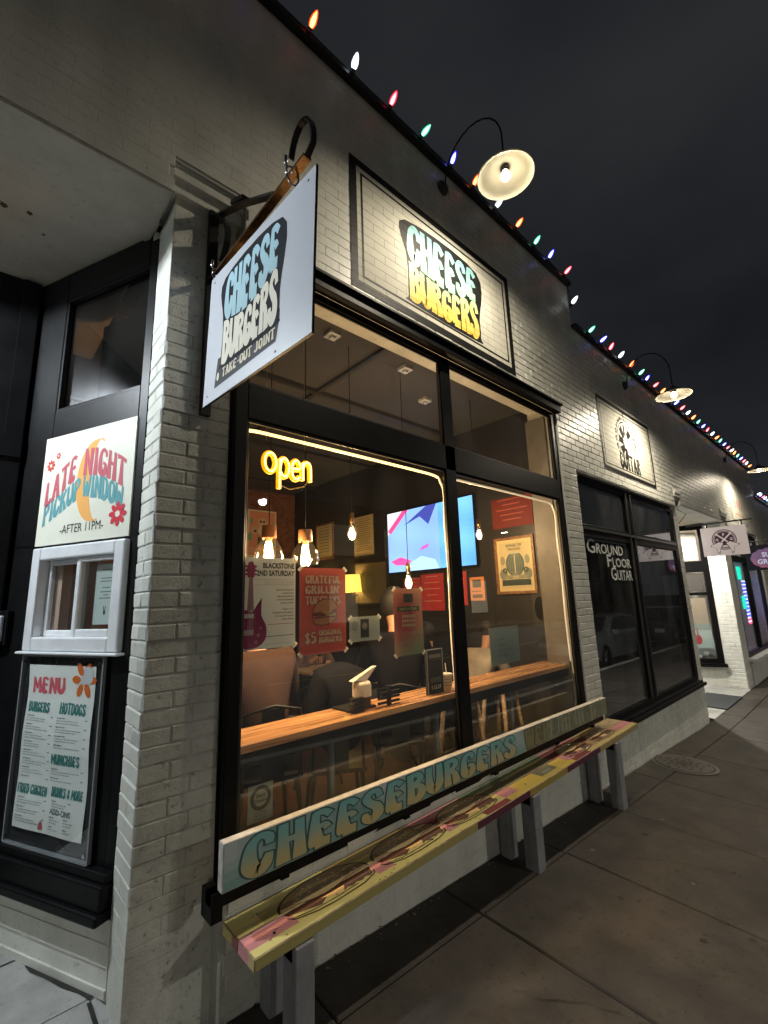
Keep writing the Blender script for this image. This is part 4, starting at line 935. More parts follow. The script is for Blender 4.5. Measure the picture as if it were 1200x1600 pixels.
def d_bs(f,mb,x0,x1,z0,z1):
    w_=x1-x0
    text(mb,f,'BLACKSTONE',x1-.008,z1-.052,.026,.0012,DK,'RIGHT',bold=.035,sx=.78); text(mb,f,'2ND SATURDAY',x1-.008,z1-.090,.026,.0012,DK,'RIGHT',bold=.035,sx=.78)
    f.rect(mb,x0+.05,x1-.01,z1-.112,z1-.110,.0012,(.4,.4,.4)); text(mb,f,'MUSIC + LIVE + STORE + BAZAAR',x1-.01,z1-.128,.008,.0012,(.35,.35,.35),'RIGHT'); f.rect(mb,x0+.05,x1-.01,z1-.137,z1-.135,.0012,(.4,.4,.4))
    for i,s in enumerate(('Enjoy live music and','events in the','Blackstone District','on the 2nd Saturday','of every month')): text(mb,f,s,x1-.012,z1-.165-i*.0165,.0085,.0012,DK,'RIGHT',bold=.02)
    for i,s in enumerate(('Follow us on','Facebook and Instagram','for music line up and','event updates')): text(mb,f,s,x1-.012,z1-.262-i*.0165,.0085,.0012,DK,'RIGHT',bold=.02)
    f.rect(mb,x0+.13,x1-.014,z1-.332,z1-.329,.0012,(.5,.15,.2)); f.rect(mb,x0+.10,x1-.012,z0+.055,z0+.059,.0012,(.25,.25,.25)); f.rect(mb,x0+.02,x1-.03,z0+.02,z0+.022,.0012,(.45,.45,.45))
    PKG=(.36,.012,.10); c=x0+.035   # guitar
    f.poly(mb,[(c-.012,z1-.26),(c+.022,z1-.26),(c+.014,z1-.10),(c-.006,z1-.10)],.0012,(.38,.10,.12)); f.poly(mb,[(c-.014,z1-.10),(c+.02,z1-.10),(c+.026,z1-.05),(c+.012,z1-.02),(c-.01,z1-.025),(c-.02,z1-.06)],.0013,PKG)
    for k in range(3): 
        f.disc(mb,c+.028,z1-.045-.02*k,.006,w=.0014,col=PKG,n=8); f.disc(mb,c-.022,z1-.045-.02*k,.006,w=.0014,col=PKG,n=8)
    body=cr([(a,b,0) for a,b in [(x0+.0,z1-.25),(c+.0,z1-.262),(c+.028,z1-.26),(c+.055,z1-.225),(c+.063,z1-.20),(c+.062,z1-.25),(c+.065,z1-.29),(c+.09,z1-.34),(c+.085,z1-.40),(c+.04,z1-.435),(x0+.0,z1-.44)]],4)
    pts=[(max(x0,q[0]),q[1]) for q in body]; ctr=(x0,z1-.34)
    for a,b in zip(pts,pts[1:]): f.poly(mb,[ctr,b,a],.0015,PKG)
    for k in range(4): f.line(mb,[(c-.004+.006*k,z1-.10),(c-.008+.008*k,z1-.36)],.0012,.0018,(.7,.55,.5))
    f.rect(mb,x0+.005,c+.022,z1-.295,z1-.275,.002,(.75,.7,.65)); f.rect(mb,x0+.005,c+.022,z1-.375,z1-.35,.002,(.6,.45,.45))
    for k in range(3): f.ring(mb,c+.06-.012*k,z1-.345-.032*k,.005,.0075,.002,(.75,.5,.5),n=10)
def d_gr(f,mb,x0,x1,z0,z1):
    o=(.62,.24,.12); k=(.10,.02,.02)
    for i,(s,v) in enumerate((('GRATEFUL',z1-.085),("GRILLIN'",z1-.14),('TUESDAYS',z1-.197))): flatword(f,mb,s,x0+.035,x1-.035,v,v+.044,(.95,.62,.40),.001,grow=.05,outline=k,og=.055)
    flatword(f,mb,'$5',x0+.03,x0+.105,z0+.055,z0+.115,(.95,.62,.40),.001,grow=.05,outline=k,og=.055)
    flatword(f,mb,'ORIGINAL',x0+.12,x1-.03,z0+.093,z0+.122,(.95,.62,.40),.001,grow=.05,outline=k,og=.055); flatword(f,mb,'BURGERS',x0+.12,x1-.03,z0+.055,z0+.085,(.95,.62,.40),.001,grow=.05,outline=k,og=.055)
    text(mb,f,'dine in only',(x0+x1)/2,z0+.02,.009,.001,(.35,.06,.05)) if False else None
    cx,cz=(x0+x1)/2+.01,z0+.215; u=(1,.18); 
    def bun(cx,cz,ru,rv,a0,a1,col,w): 
        f.poly(mb,[(cx+(ru+.004)*math.cos(R(a)),cz+(rv+.004)*math.sin(R(a))+.12*(ru*math.cos(R(a)))) for a in range(a0,a1+1,12)],w,k)
        f.poly(mb,[(cx+ru*math.cos(R(a)),cz+rv*math.sin(R(a))+.12*(ru*math.cos(R(a)))) for a in range(a0,a1+1,12)],w+.0003,col)
    bun(cx,cz-.03,.075,.035,180,360,(.68,.30,.14),.001); 
    for q in range(7): bun(cx-.065+q*.021,cz-.013,.014,.010,0,348,(.75,.45,.25),.0014)
    bun(cx,cz-.002,.076,.012,0,348,(.30,.07,.04),.0018); f.poly(mb,[(cx-.03,cz+.005),(cx+.05,cz+.012),(cx+.02,cz-.02)],.0024,(.75,.42,.12))
    bun(cx,cz+.008,.078,.062,0,180,(.70,.30,.13),.0026)
def gradient_sheet(f,mb,x0,x1,z0,z1,cf,nx=8,nz=14,w=.0008):
    for i in range(nx):
        for j in range(nz):
            a,b=x0+(x1-x0)*i/nx,x0+(x1-x0)*(i+1)/nx; c,d=z0+(z1-z0)*j/nz,z0+(z1-z0)*(j+1)/nz
            f.rect(mb,a,b,c,d,w,cf((i+.5)/nx,(j+.5)/nz))
def d_join(f,mb,x0,x1,z0,z1):
    def cf(u,v):
        r=math.hypot(u-.35,(v-.55)*1.2); c=lerp((.42,.06,.07),(.62,.28,.16),min(1,abs(r-.2)*2.2))
        return lerp(c,(.20,.28,.14),max(0,min(1,(.38-v)*2.6+(u-.5)*.7)))
    gradient_sheet(f,mb,x0,x1,z0,z1,cf)
    f.rect(mb,x0+.09,x0+.175,z1-.09,z1-.035,.0016,(.04,.05,.035)); f.rect(mb,x0+.03,x1-.03,z1-.145,z1-.115,.0016,(.05,.07,.03)); text(mb,f,'JOIN OUR TEAM',(x0+x1)/2,z1-.138,.016,.002,(.55,.55,.25),sx=.95)
    for i,(a,b) in enumerate(((.07,.20),(.07,.19),(.07,.21))):
        for q in range(6): f.rect(mb,x0+a+q*.021,x0+a+q*.021+.015,z1-.185-.028*i,z1-.167-.028*i,.0016,(.62,.45,.25))
    for i in range(5): f.rect(mb,x0+.06,x1-.05-.02*(i%2),z1-.28-.014*i,z1-.277-.014*i,.0016,(.55,.35,.25))
def d_small(f,mb,x0,x1,z0,z1):
    f.rect(mb,x0+.08,x0+.145,z0+.02,z1-.015,.001,(.03,.03,.035)); f.disc(mb,x0+.112,z0+.085,.02,w=.0015,col=(.25,.22,.16),n=10)
    f.disc(mb,x0+.04,z1-.05,.024,.03,w=.001,col=(.30,.32,.30),n=12)
    for i in range(8): f.rect(mb,x0+.155,x1-.01,z0+.02+.013*i,z0+.022+.013*i,.001,(.35,.36,.35))
    for i in range(3): f.rect(mb,x0+.012,x0+.07,z0+.02+.014*i,z0+.022+.014*i,.001,(.35,.36,.35))
def d_grey(f,mb,x0,x1,z0,z1):
    for i,n in enumerate((2,3,4,3)): 
        for q in range(n): f.rect(mb,x0+.12+q*.045,x0+.14+q*.045,z1-.10-.04*i,z1-.092-.04*i,.001,(.10,.11,.12))
    f.rect(mb,x0+.08,x1-.1,z1-.03,z1-.026,.001,(.2,.22,.22))
def d_best(f,mb,x0,x1,z0,z1):
    cx,cz=(x0+x1)/2,(z0+z1)/2+.02; f.ring(mb,cx,cz,.035,.052,.001,(.03,.035,.03),24); f.disc(mb,cx,cz,.036,w=.0009,col=(.33,.36,.28),n=20)
    text(mb,f,'Best',cx,cz+.003,.018,.0012,DK,bold=.02); text(mb,f,'Omaha',cx,cz-.018,.016,.0012,DK,bold=.02)
    for i in range(3): f.rect(mb,cx-.03,cx+.03,z0+.012+.012*i,z0+.016+.012*i,.001,(.1,.1,.1))
poster('event_poster','white poster with a magenta guitar, reading BLACKSTONE 2ND SATURDAY, taped inside the glass',.985,1.275,1.555,2.0,(.80,.82,.82),d_bs)
poster('burger_poster',"red poster reading GRATEFUL GRILLIN' TUESDAYS above a drawn burger",1.30,1.605,1.50,1.955,(.60,.13,.09),d_gr)
poster('small_flyer','small pale flyer with a dark centre picture between the red and the rainbow posters',1.63,1.86,1.54,1.68,(.42,.46,.42),d_small,'flyer')
poster('hiring_poster','red and green poster reading JOIN OUR TEAM next to the wide mullion',1.98,2.24,1.425,1.84,(.4,.1,.1),d_join)
poster('grey_notice','grey-green sheet with tiny lines of print on the right pane above the counter',2.97,3.375,1.255,1.535,(.22,.28,.26),d_grey,'notice',False)
poster('award_sticker','square Best award sticker low in the left corner of the window',1.035,1.16,.80,.955,(.30,.33,.26),d_best,'sticker',False)
# white letters on the guitar shop glass
gl=thing('window_lettering','white blocky letters GROUND FLOOR GUITAR on the dark shop window','window lettering',(4.9,2.07,2.1))
f=F((0,2.070,0),(1,0,0))
M_dec=mat('decal_grey',(.60,.62,.60),.6)
def word(s,x0,x1,z0,h,big):
    mb=MB(); mb2=MB()
    text(mb,f,s[0],x0,z0,big,0,align='LEFT',bold=.01,sx=1.15); m0=max(v[0] for v in mb.v); text(mb,f,s[1:],m0+.012,z0,h,0,align='LEFT',bold=.012,sx=1)
    mx=max(f.u.dot(Vector(v)-f.o) for v in mb.v); k=(x1-x0)/(mx-x0); mb.v=[(x0+(a-x0)*k,b,c) for a,b,c in mb.v]
    mb.build('lettering',M_dec,gl)
word('GROUND',4.80,5.80,2.20,.115,.15); word('FLOOR',5.28,6.0,2.06,.105,.14); word('GUITAR',5.36,6.0,1.91,.115,.15)
mb=MB(); f2=F((0,2.10,0),(1,0,0)); f2.rect(mb,5.70,5.98,2.06,2.34,0,(.28,.33,.32)); f2.rect(mb,6.22,6.75,1.86,2.30,0,(.20,.25,.24)); f2.rect(mb,6.35,6.42,2.08,2.18,.002,(.02,.45,.32)); f2.disc(mb,5.86,2.25,.07,.05,.002,(.12,.13,.13))
mb.build('display_cards',M_print,label='pale cards standing inside the dark guitar shop window',cat='display card')

# ============================================================ INTERIOR FITTINGS
M_wood=None
def wood_mat(name,a,b,rough=.3,sc_=(1,14,14),coat=.3):
    m=bpy.data.materials.new(name); m.use_nodes=True; N,K=nodes(m); q=N['Principled BSDF']; g=N.new('ShaderNodeNewGeometry'); mp=N.new('ShaderNodeMapping'); mp.inputs['Scale'].default_value=sc_
    n=N.new('ShaderNodeTexNoise'); n.inputs['Scale'].default_value=2.2; n.inputs['Detail'].default_value=9; n.inputs['Distortion'].default_value=.6
    r=N.new('ShaderNodeValToRGB'); r.color_ramp.elements[0].position=.36; r.color_ramp.elements[0].color=(*a,1); r.color_ramp.elements[1].position=.6; r.color_ramp.elements[1].color=(*b,1)
    K(g.outputs['Position'],mp.inputs[0]); K(mp.outputs[0],n.inputs['Vector']); K(n.outputs['Fac'],r.inputs[0]); K(r.outputs[0],q.inputs['Base Color']); q.inputs['Roughness'].default_value=rough; q.inputs['Coat Weight'].default_value=coat
    return m
M_wood=wood_mat('oak_counter',(.34,.15,.06),(.66,.36,.16),.25,coat=.6); M_wood2=wood_mat('light_wood',(.30,.19,.10),(.50,.36,.22),.5,coat=0)
ct=thing('window_counter','long varnished wooden counter running along the inside of the window','counter',(.9,2.28,FZ))
for k in range(3):
    mb=MB(); mb.box(.955,4.38,2.145+.098*k,2.240+.098*k,1.085,1.122); bevel(mb.build('board',M_wood,ct),.003)
mb=MB(); mb.box(.955,4.38,2.15,2.18,1.02,1.084); mb.box(.955,4.38,2.38,2.41,1.03,1.084); mb.build('apron',M_black,ct)
for x in (1.64,2.55,3.5): MB().tube([(x,2.30,FZ),(x,2.30,1.03)],.022,12).build('post',mat('grey_post',(.16,.19,.19),.4,metal=.5),ct,smooth=True)
# things on the counter
so_=thing('sauce_bottle','squat glass jar with a torn white label and pale pointed lid on the counter','jar',(1.86,2.30,1.122))
MB().lathe((1.88,2.30,1.122),[(.001,0),(.054,0),(.058,.01),(.058,.09),(.046,.11),(.044,.12)],(0,0,1),18).build('jar',mat('brown_glass',(.05,.035,.03),.1),so_,smooth=True)
MB().lathe((1.88,2.30,1.122),[(.0595,.07),(.0595,.135),(.05,.155),(.001,.158)],(0,0,1),18).build('lid',mat('bone',(.62,.58,.48),.5),so_,smooth=True)
mb=MB(); mb.hexa([(1.80,2.28,1.285),(1.90,2.27,1.285),(1.90,2.33,1.285),(1.80,2.33,1.285),(1.90,2.28,1.33),(1.99,2.28,1.36),(1.98,2.32,1.355),(1.90,2.32,1.325)]); mb.build('paper_scrap',MATS['bone'],so_)
cd=thing('condiment_rack','black slotted metal rack on the counter beside the jar','rack',(2.02,2.30,1.122)); mb=MB()
for k in range(3): mb.box(1.74,1.83,2.22,2.25,1.125+.03*k,1.143+.03*k); mb.box(1.95,2.13,2.22,2.235,1.135+.028*k,1.148+.028*k)
mb.build('slat',M_iron,cd); MB().box(2.03,2.045,2.21,2.24,1.122,1.24).build('upright',M_iron,cd); MB().box(1.74,1.95,2.25,2.42,1.122,1.135).build('tray',M_iron,cd)
f=F((0,2.22,0),(1,0,0)); tt=thing('counter_sign','narrow black upright menu card on the counter left of the striped cup','menu card',(2.42,2.22,1.122)); mb=MB(); f.slab(mb,2.40,2.565,1.122,1.42,-.02,0,(.02,.02,.022)); mb.build('card',M_print,tt)
mb=MB(); 
for q in ((2.40,2.405,1.122,1.42),(2.56,2.565,1.122,1.42),(2.405,2.56,1.415,1.42)): f.rect(mb,*q,.001,(.5,.5,.48))
f.rect(mb,2.42,2.545,1.36,1.385,.001,(.16,.16,.17)); text(mb,f,'1.12.24',2.483,1.155,.024,.001,(.6,.6,.58),bold=.01); 
for i in range(3): f.rect(mb,2.43,2.535,1.20+.012*i,1.204+.012*i,.001,(.2,.2,.2))
mb.build('print',M_print,tt)
cu_=thing('paper_cup','striped paper cup with a lid and straw standing on the counter','cup',(2.612,2.23,1.122))
MB().lathe((2.612,2.23,1.122),[(.001,0),(.03,0),(.042,.105)],(0,0,1),20).build('cup',mat('cup_paper',(.66,.58,.42),.5),cu_,smooth=True)
for h in (.04,.06,.08): MB().lathe((2.612,2.23,1.122),[(.0305+.012*h/.105+.0006,h),(.0305+.012*h/.105+.0012,h+.004)],(0,0,1),20).build('stripe',mat('cup_stripe',(.15,.2,.16),.5),cu_)
MB().lathe((2.612,2.23,1.122),[(.045,.105),(.045,.112),(.038,.118),(.001,.12)],(0,0,1),20).build('lid',mat('cup_lid',(.7,.66,.55),.4),cu_,smooth=True)
MB().tube([(2.612,2.23,1.235),(2.604,2.23,1.31)],.004,6).build('straw',MATS['cup_lid'],cu_)
# television
FX=F((XW-.06,0,0),(0,-1,0)); FX.n=Vector((-1,0,0))      # u=-y
def fx(y): return -y
tv=thing('television','large wall television glowing blue with a bright cartoon-coloured picture','television',(XW-.04,3.9,2.15))
mb=MB(); FX.slab(mb,fx(4.66),fx(3.14),2.125,2.985,-.05,.0); mb.build('casing',M_black,tv)
m=bpy.data.materials.new('tv_picture'); m.use_nodes=True; N,K_=nodes(m); N.clear(); o_=N.new('ShaderNodeOutputMaterial'); e=N.new('ShaderNodeEmission'); at=N.new('ShaderNodeVertexColor'); at.layer_name='Col'; K_(at.outputs[0],e.inputs[0]); e.inputs[1].default_value=1.25; K_(e.outputs[0],o_.inputs[0]); M_tv=m
mb=MB(); y0,y1,z0,z1=4.645,3.155,2.14,2.97
def tvc(u,v):
    n=.5+.5*math.sin(u*7+v*5)*math.cos(v*6-u*3)
    c=lerp((.10,.32,.82),(.20,.52,.95),n); 
    if u<.62: c=lerp(c,(.33,.42,.82),.55)
    return c
for i in range(30):
    for j in range(16):
        a,b=fx(y0)+(y0-y1)*i/30,fx(y0)+(y0-y1)*(i+1)/30; c,d=z0+(z1-z0)*j/16,z0+(z1-z0)*(j+1)/16
        FX.rect(mb,a,b,c,d,.001,tvc((i+.5)/30,(j+.5)/16))
def tvp(pts,col,w): FX.poly(mb,[(fx(y0)+(y0-y1)*a,z0+(z1-z0)*b) for a,b in pts],w,col)
tvp([(0,.62),(0,1),(.22,1),(.10,.80),(.02,.66)],(.75,.78,.80),.002); tvp([(.0,.70),(.20,1),(.28,1),(.04,.64)],(.80,.06,.22),.0025)
tvp([(.03,.18),(.16,.24),(.30,.16),(.24,.10),(.10,.11)],(.80,.08,.30),.0025); tvp([(.28,.0),(.62,.0),(.58,.14),(.42,.22),(.30,.14)],(.42,.66,.95),.002)
tvp([(.40,.30),(.50,.34),(.52,.40),(.44,.37)],(.55,.10,.45),.0025); tvp([(.22,.75),(.5,1),(.62,1),(.52,.70),(.42,.85)],(.05,.06,.30),.003)
mb.build('screen',M_tv,tv)
# framed pictures on the partition wall
def picture(label,ya,yb,za,zb,frame,base,draw,ft=.025,group=None,cat='picture',name='framed_picture'):
    t=thing(name,label,cat,(XW,(ya+yb)/2,za),group); g=F((XW,0,0),(0,-1,0)); g.n=Vector((-1,0,0))
    a,b=-ya,-yb
    if ft:
        mb=MB()
        for q in ((a,b,za,za+ft),(a,b,zb-ft,zb),(a,a+ft,za+ft,zb-ft),(b-ft,b,za+ft,zb-ft)): g.slab(mb,*q,.001,.022)
        mb.build('frame',frame,t)
    mb=MB(); g.slab(mb,a+ft,b-ft,za+ft,zb-ft,.001,.01,base); mb.build('sheet',M_print,t)
    mb=MB(); draw(g,mb,a+ft,b-ft,za+ft,zb-ft); 
    if mb.v: mb.build('print',M_print,t)
    return t
M_fb=mat('black_frame',(.02,.015,.012),.4); M_fw=wood_mat('frame_wood',(.10,.045,.02),(.22,.11,.05),.5)
def scribble(dens,col):
    def d(g,mb,a,b,c,e):
        random.seed(int(dens*7+a*100)); n=int(dens)
        for i in range(n):
            v=e-(e-c)*(.08+.84*i/n); l=random.uniform(.4,.8)*(b-a); g.rect(mb,(a+b)/2-l/2,(a+b)/2+l/2,v,v+.01,.012,col)
    return d
def d_truck(g,mb,a,b,c,e):
    m_=(a+b)/2; h=e-c; w_=b-a; Kc=(.035,.05,.045); Lc=(.42,.36,.22)
    g.rect(mb,a+.03,b-.03,c+.03,e-.03,.011,(.40,.34,.20)); g.rect(mb,a+.04,b-.04,c+.06,c+h*.22,.012,Kc)
    g.disc(mb,m_,c+h*.52,w_*.26,h*.24,.013,Kc,20); g.disc(mb,m_,c+h*.52,w_*.235,h*.22,.0135,(.12,.15,.13),20)
    for k in range(9): g.line(mb,[(m_-w_*.2+w_*.05*k,c+h*.38),(m_-w_*.2+w_*.05*k,c+h*.66)],.005,.014,Kc)
    g.rect(mb,m_-.006,m_+.006,c+h*.34,c+h*.70,.015,Lc); g.rect(mb,m_-w_*.15,m_+w_*.15,c+h*.72,c+h*.76,.014,(.35,.33,.25))
    for s in (-1,1): g.ring(mb,m_+s*w_*.30,c+h*.40,.015,.03,.014,Kc,12); g.disc(mb,m_+s*w_*.35,c+h*.33,.05,.06,.0125,(.14,.16,.13),10); g.disc(mb,m_+s*w_*.35,c+h*.6,.03,.05,.0125,(.20,.20,.15),10)
    g.disc(mb,m_,c+h*.27,w_*.36,.025,.0145,(.2,.2,.15),16); g.rect(mb,m_-.035,m_+.035,c+h*.24,c+h*.29,.0155,Lc); text(mb,g,'45-27',m_,c+h*.25,.018,.016,(.05,.05,.05))
    text(mb,g,'KINGS OF',m_,c+h*.86,h*.055,.014,Kc,bold=.02,sx=1.0); text(mb,g,'THE ROAD',m_,c+h*.79,h*.045,.014,Kc,bold=.02,sx=.9)
picture('tall wood-framed print of an old car front in green and cream, on the partition wall',2.93,2.44,1.79,2.41,M_fw,(.48,.38,.20),d_truck,.03)
picture('narrow cream botanical print in a wooden frame, left of the bare bulb',6.53,6.02,2.47,3.08,M_fw,(.60,.50,.28),scribble(9,(.25,.22,.08)),.03)
picture('tall cream typed print right beside the bare bulb',5.50,4.98,2.42,3.07,M_fb,(.62,.50,.28),scribble(16,(.3,.22,.1)),.02)
def d_dark(g,mb,a,b,c,e): g.disc(mb,(a+b)/2,(c+e)/2,.13,.16,.012,(.10,.09,.06)); g.rect(mb,a+.03,b-.03,c+.08,c+.13,.013,(.14,.12,.07))
picture('dark framed photograph below the cream typed print',5.50,4.72,1.70,2.35,M_fb,(.14,.11,.06),d_dark,.035)
def d_none(g,mb,a,b,c,e): pass
picture('small red flyer pinned left of the red notices under the television',4.42,4.12,1.86,2.05,M_fb,(.42,.05,.04),scribble(3,(.55,.2,.15)),0,cat='flyer',name='wall_flyer')
picture('larger red notice pinned under the left half of the television',4.10,3.72,1.62,2.08,M_fb,(.46,.045,.05),scribble(5,(.6,.22,.18)),0,cat='flyer',name='wall_flyer')
picture('red notice pinned under the middle of the television by the mullion',3.58,3.36,1.68,2.08,M_fb,(.46,.05,.05),scribble(5,(.6,.22,.18)),0,cat='flyer',name='wall_flyer')
def d_or(g,mb,a,b,c,e): g.rect(mb,a+.04,b-.04,c+.15,e-.03,.012,(.08,.07,.04)); g.rect(mb,a+.03,b-.03,c+.03,c+.07,.012,(.12,.08,.04)); g.rect(mb,a+.02,b-.05,c+.1,c+.11,.012,(.12,.08,.04))
picture('orange flyer with a dark block, right of the television corner',3.31,3.11,1.73,2.0,M_fb,(.62,.24,.08),d_or,0,cat='flyer',name='wall_flyer')
def d_bk(g,mb,a,b,c,e): g.disc(mb,(a+b)/2,(c+e)/2,.06,.12,.012,(.006,.006,.006))
picture('dark grey oval-marked card on the partition near the counter end',2.52,2.36,1.45,1.82,M_fb,(.045,.045,.04),d_bk,0,cat='card',name='wall_card')
picture('dark red banner high on the partition wall above the car print',2.93,2.42,2.52,2.86,M_fb,(.12,.02,.015),scribble(5,(.3,.08,.06)),0,cat='banner',name='wall_banner')
# skull-band poster on brown brick wall
W8=lambda v:(3.45+(v[0]-3.36)*1.196,v[1],2.57+(v[2]-2.30)*1.153)
t=thing('wall_poster','pink poster of three round figures on the brown brick wall at the back','poster',(3.6,YB-.02,2.45)); g=F((0,YB-.02,0),(1,0,0))
mb=MB(); g.slab(mb,3.36,3.82,2.30,3.02,-.006,0,(.62,.30,.20)); mb.v=[W8(v) for v in mb.v]; mb.build('sheet',M_print,t)
mb=MB(); g.rect(mb,3.36,3.82,2.30,3.02,.001,(.62,.56,.42)); g.rect(mb,3.385,3.795,2.325,2.995,.002,(.60,.26,.18))
for a,b,r in ((3.40,2.6,.07),(3.78,2.75,.08),(3.77,2.5,.06),(3.42,2.85,.05)): g.disc(mb,a,b,r*.5,r,.003,(.16,.32,.26),n=10)
for a,b,r,c in ((3.59,2.83,.07,(.55,.42,.30)),(3.48,2.70,.07,(.50,.36,.26)),(3.68,2.68,.06,(.5,.36,.25)),(3.59,2.70,.07,(.62,.56,.45))): g.disc(mb,a,b,r,w=.004+a*1e-3,col=c)
for a,b in ((3.565,2.84),(3.615,2.84),(3.48,2.69),(3.68,2.68)): g.disc(mb,a,b,.02,w=.009,col=(.08,.03,.02),n=10)
g.rect(mb,3.52,3.66,2.48,2.60,.009,(.04,.10,.06)); g.rect(mb,3.40,3.78,2.36,2.44,.009,(.62,.36,.26)); mb.v=[W8(v) for v in mb.v]; mb.build('print',M_print,t)
# wall lamps with yellow shades
M_ysh=mat('yellow_shade',(.7,.5,.1),.5,emit=(1,.66,.10),es=1.0)
for k,(y,lab) in enumerate(((5.42,'yellow drum lamp shade on the dark wall behind the small flyer'),(6.25,'yellow drum lamp shade further back, half hidden by the red poster'))):
    t=thing('wall_lamp',lab,'wall lamp',(XW,y,2.0),'yellow shaded wall lamps')
    MB().lathe((XW-.13,y,1.90),[(.16,0),(.135,.26)],(0,0,1),24).build('lamp_shade',M_ysh,t,smooth=True)
    MB().tube([(XW,y,1.86),(XW-.13,y,1.86),(XW-.13,y,2.12)],.012,8).build('arm',M_iron,t)
    l=lampdata('lamp_light','POINT',7,(1,.72,.32),.05); o=bpy.data.objects.new('lamp_light',l); C.objects.link(o); o.parent=t; o.location=(-.13,0,.03); WL[o]=WL[t]
# pendants
M_fil=glow_glass('edison_glow',(1,.60,.24),22); M_gl=glass('lamp_glass',(1,.93,.8),.06,0,.002); M_brass=mat('brass',(.45,.28,.10),.3,metal=1)
def pendant(x,y,z,label,power,shade=False):
    t=thing('pendant_lamp',label,'pendant lamp',(x,y,CZ),'pendant bulbs hanging inside the window')
    MB().tube([(x,y,CZ),(x,y,z+.16)],.0035,6).build('cord',M_black,t)
    MB().lathe((x,y,z),[(.001,.165),(.018,.16),(.02,.10),(.016,.085)],(0,0,1),14).build('lamp_holder',M_brass if not shade else mat('wood_cap',(.22,.10,.04),.5),t,smooth=True)
    MB().lathe((x,y,z),[(.014,.09),(.02,.06),(.034,.02),(.035,-.01),(.024,-.04),(.001,-.05)],(0,0,1),18).build('bulb_glass',M_gl,t,smooth=True)
    MB().lathe((x,y,z),[(.001,.05),(.012,.045),(.014,.0),(.011,-.025),(.001,-.03)],(0,0,1),10).build('filament',M_fil,t,smooth=True)
    if shade:
        MB().lathe((x,y,z),[(.045,.16),(.045,.10),(.05,.095),(.085,.03),(.095,-.02),(.085,-.05)],(0,0,1),24).build('glass_shade',M_gl,t,smooth=True)
        MB().lathe((x,y,z),[(.001,.19),(.046,.185),(.048,.11),(.046,.105)],(0,0,1),20).build('cap',MATS['wood_cap'],t,smooth=True)
    l=lampdata('lamp_light','POINT',power,(1,.70,.40),.035); o=bpy.data.objects.new('lamp_light',l); C.objects.link(o); o.parent=t; o.location=(0,0,z-CZ-.0); WL[o]=WL[t]
pendant(2.08,2.62,2.26,'bare Edison bulb pendant beside the cream typed print',36)
pendant(1.40,2.62,2.08,'glass-shaded pendant behind the top of the guitar poster',24,True)
pendant(1.66,2.60,2.07,'glass-shaded pendant between the guitar poster and the red poster',28,True)
pendant(2.66,2.62,1.90,'bare bulb pendant just above the JOIN OUR TEAM poster',20)
pendant(3.68,2.62,2.37,'bare bulb pendant in the right pane beside the television edge',32)

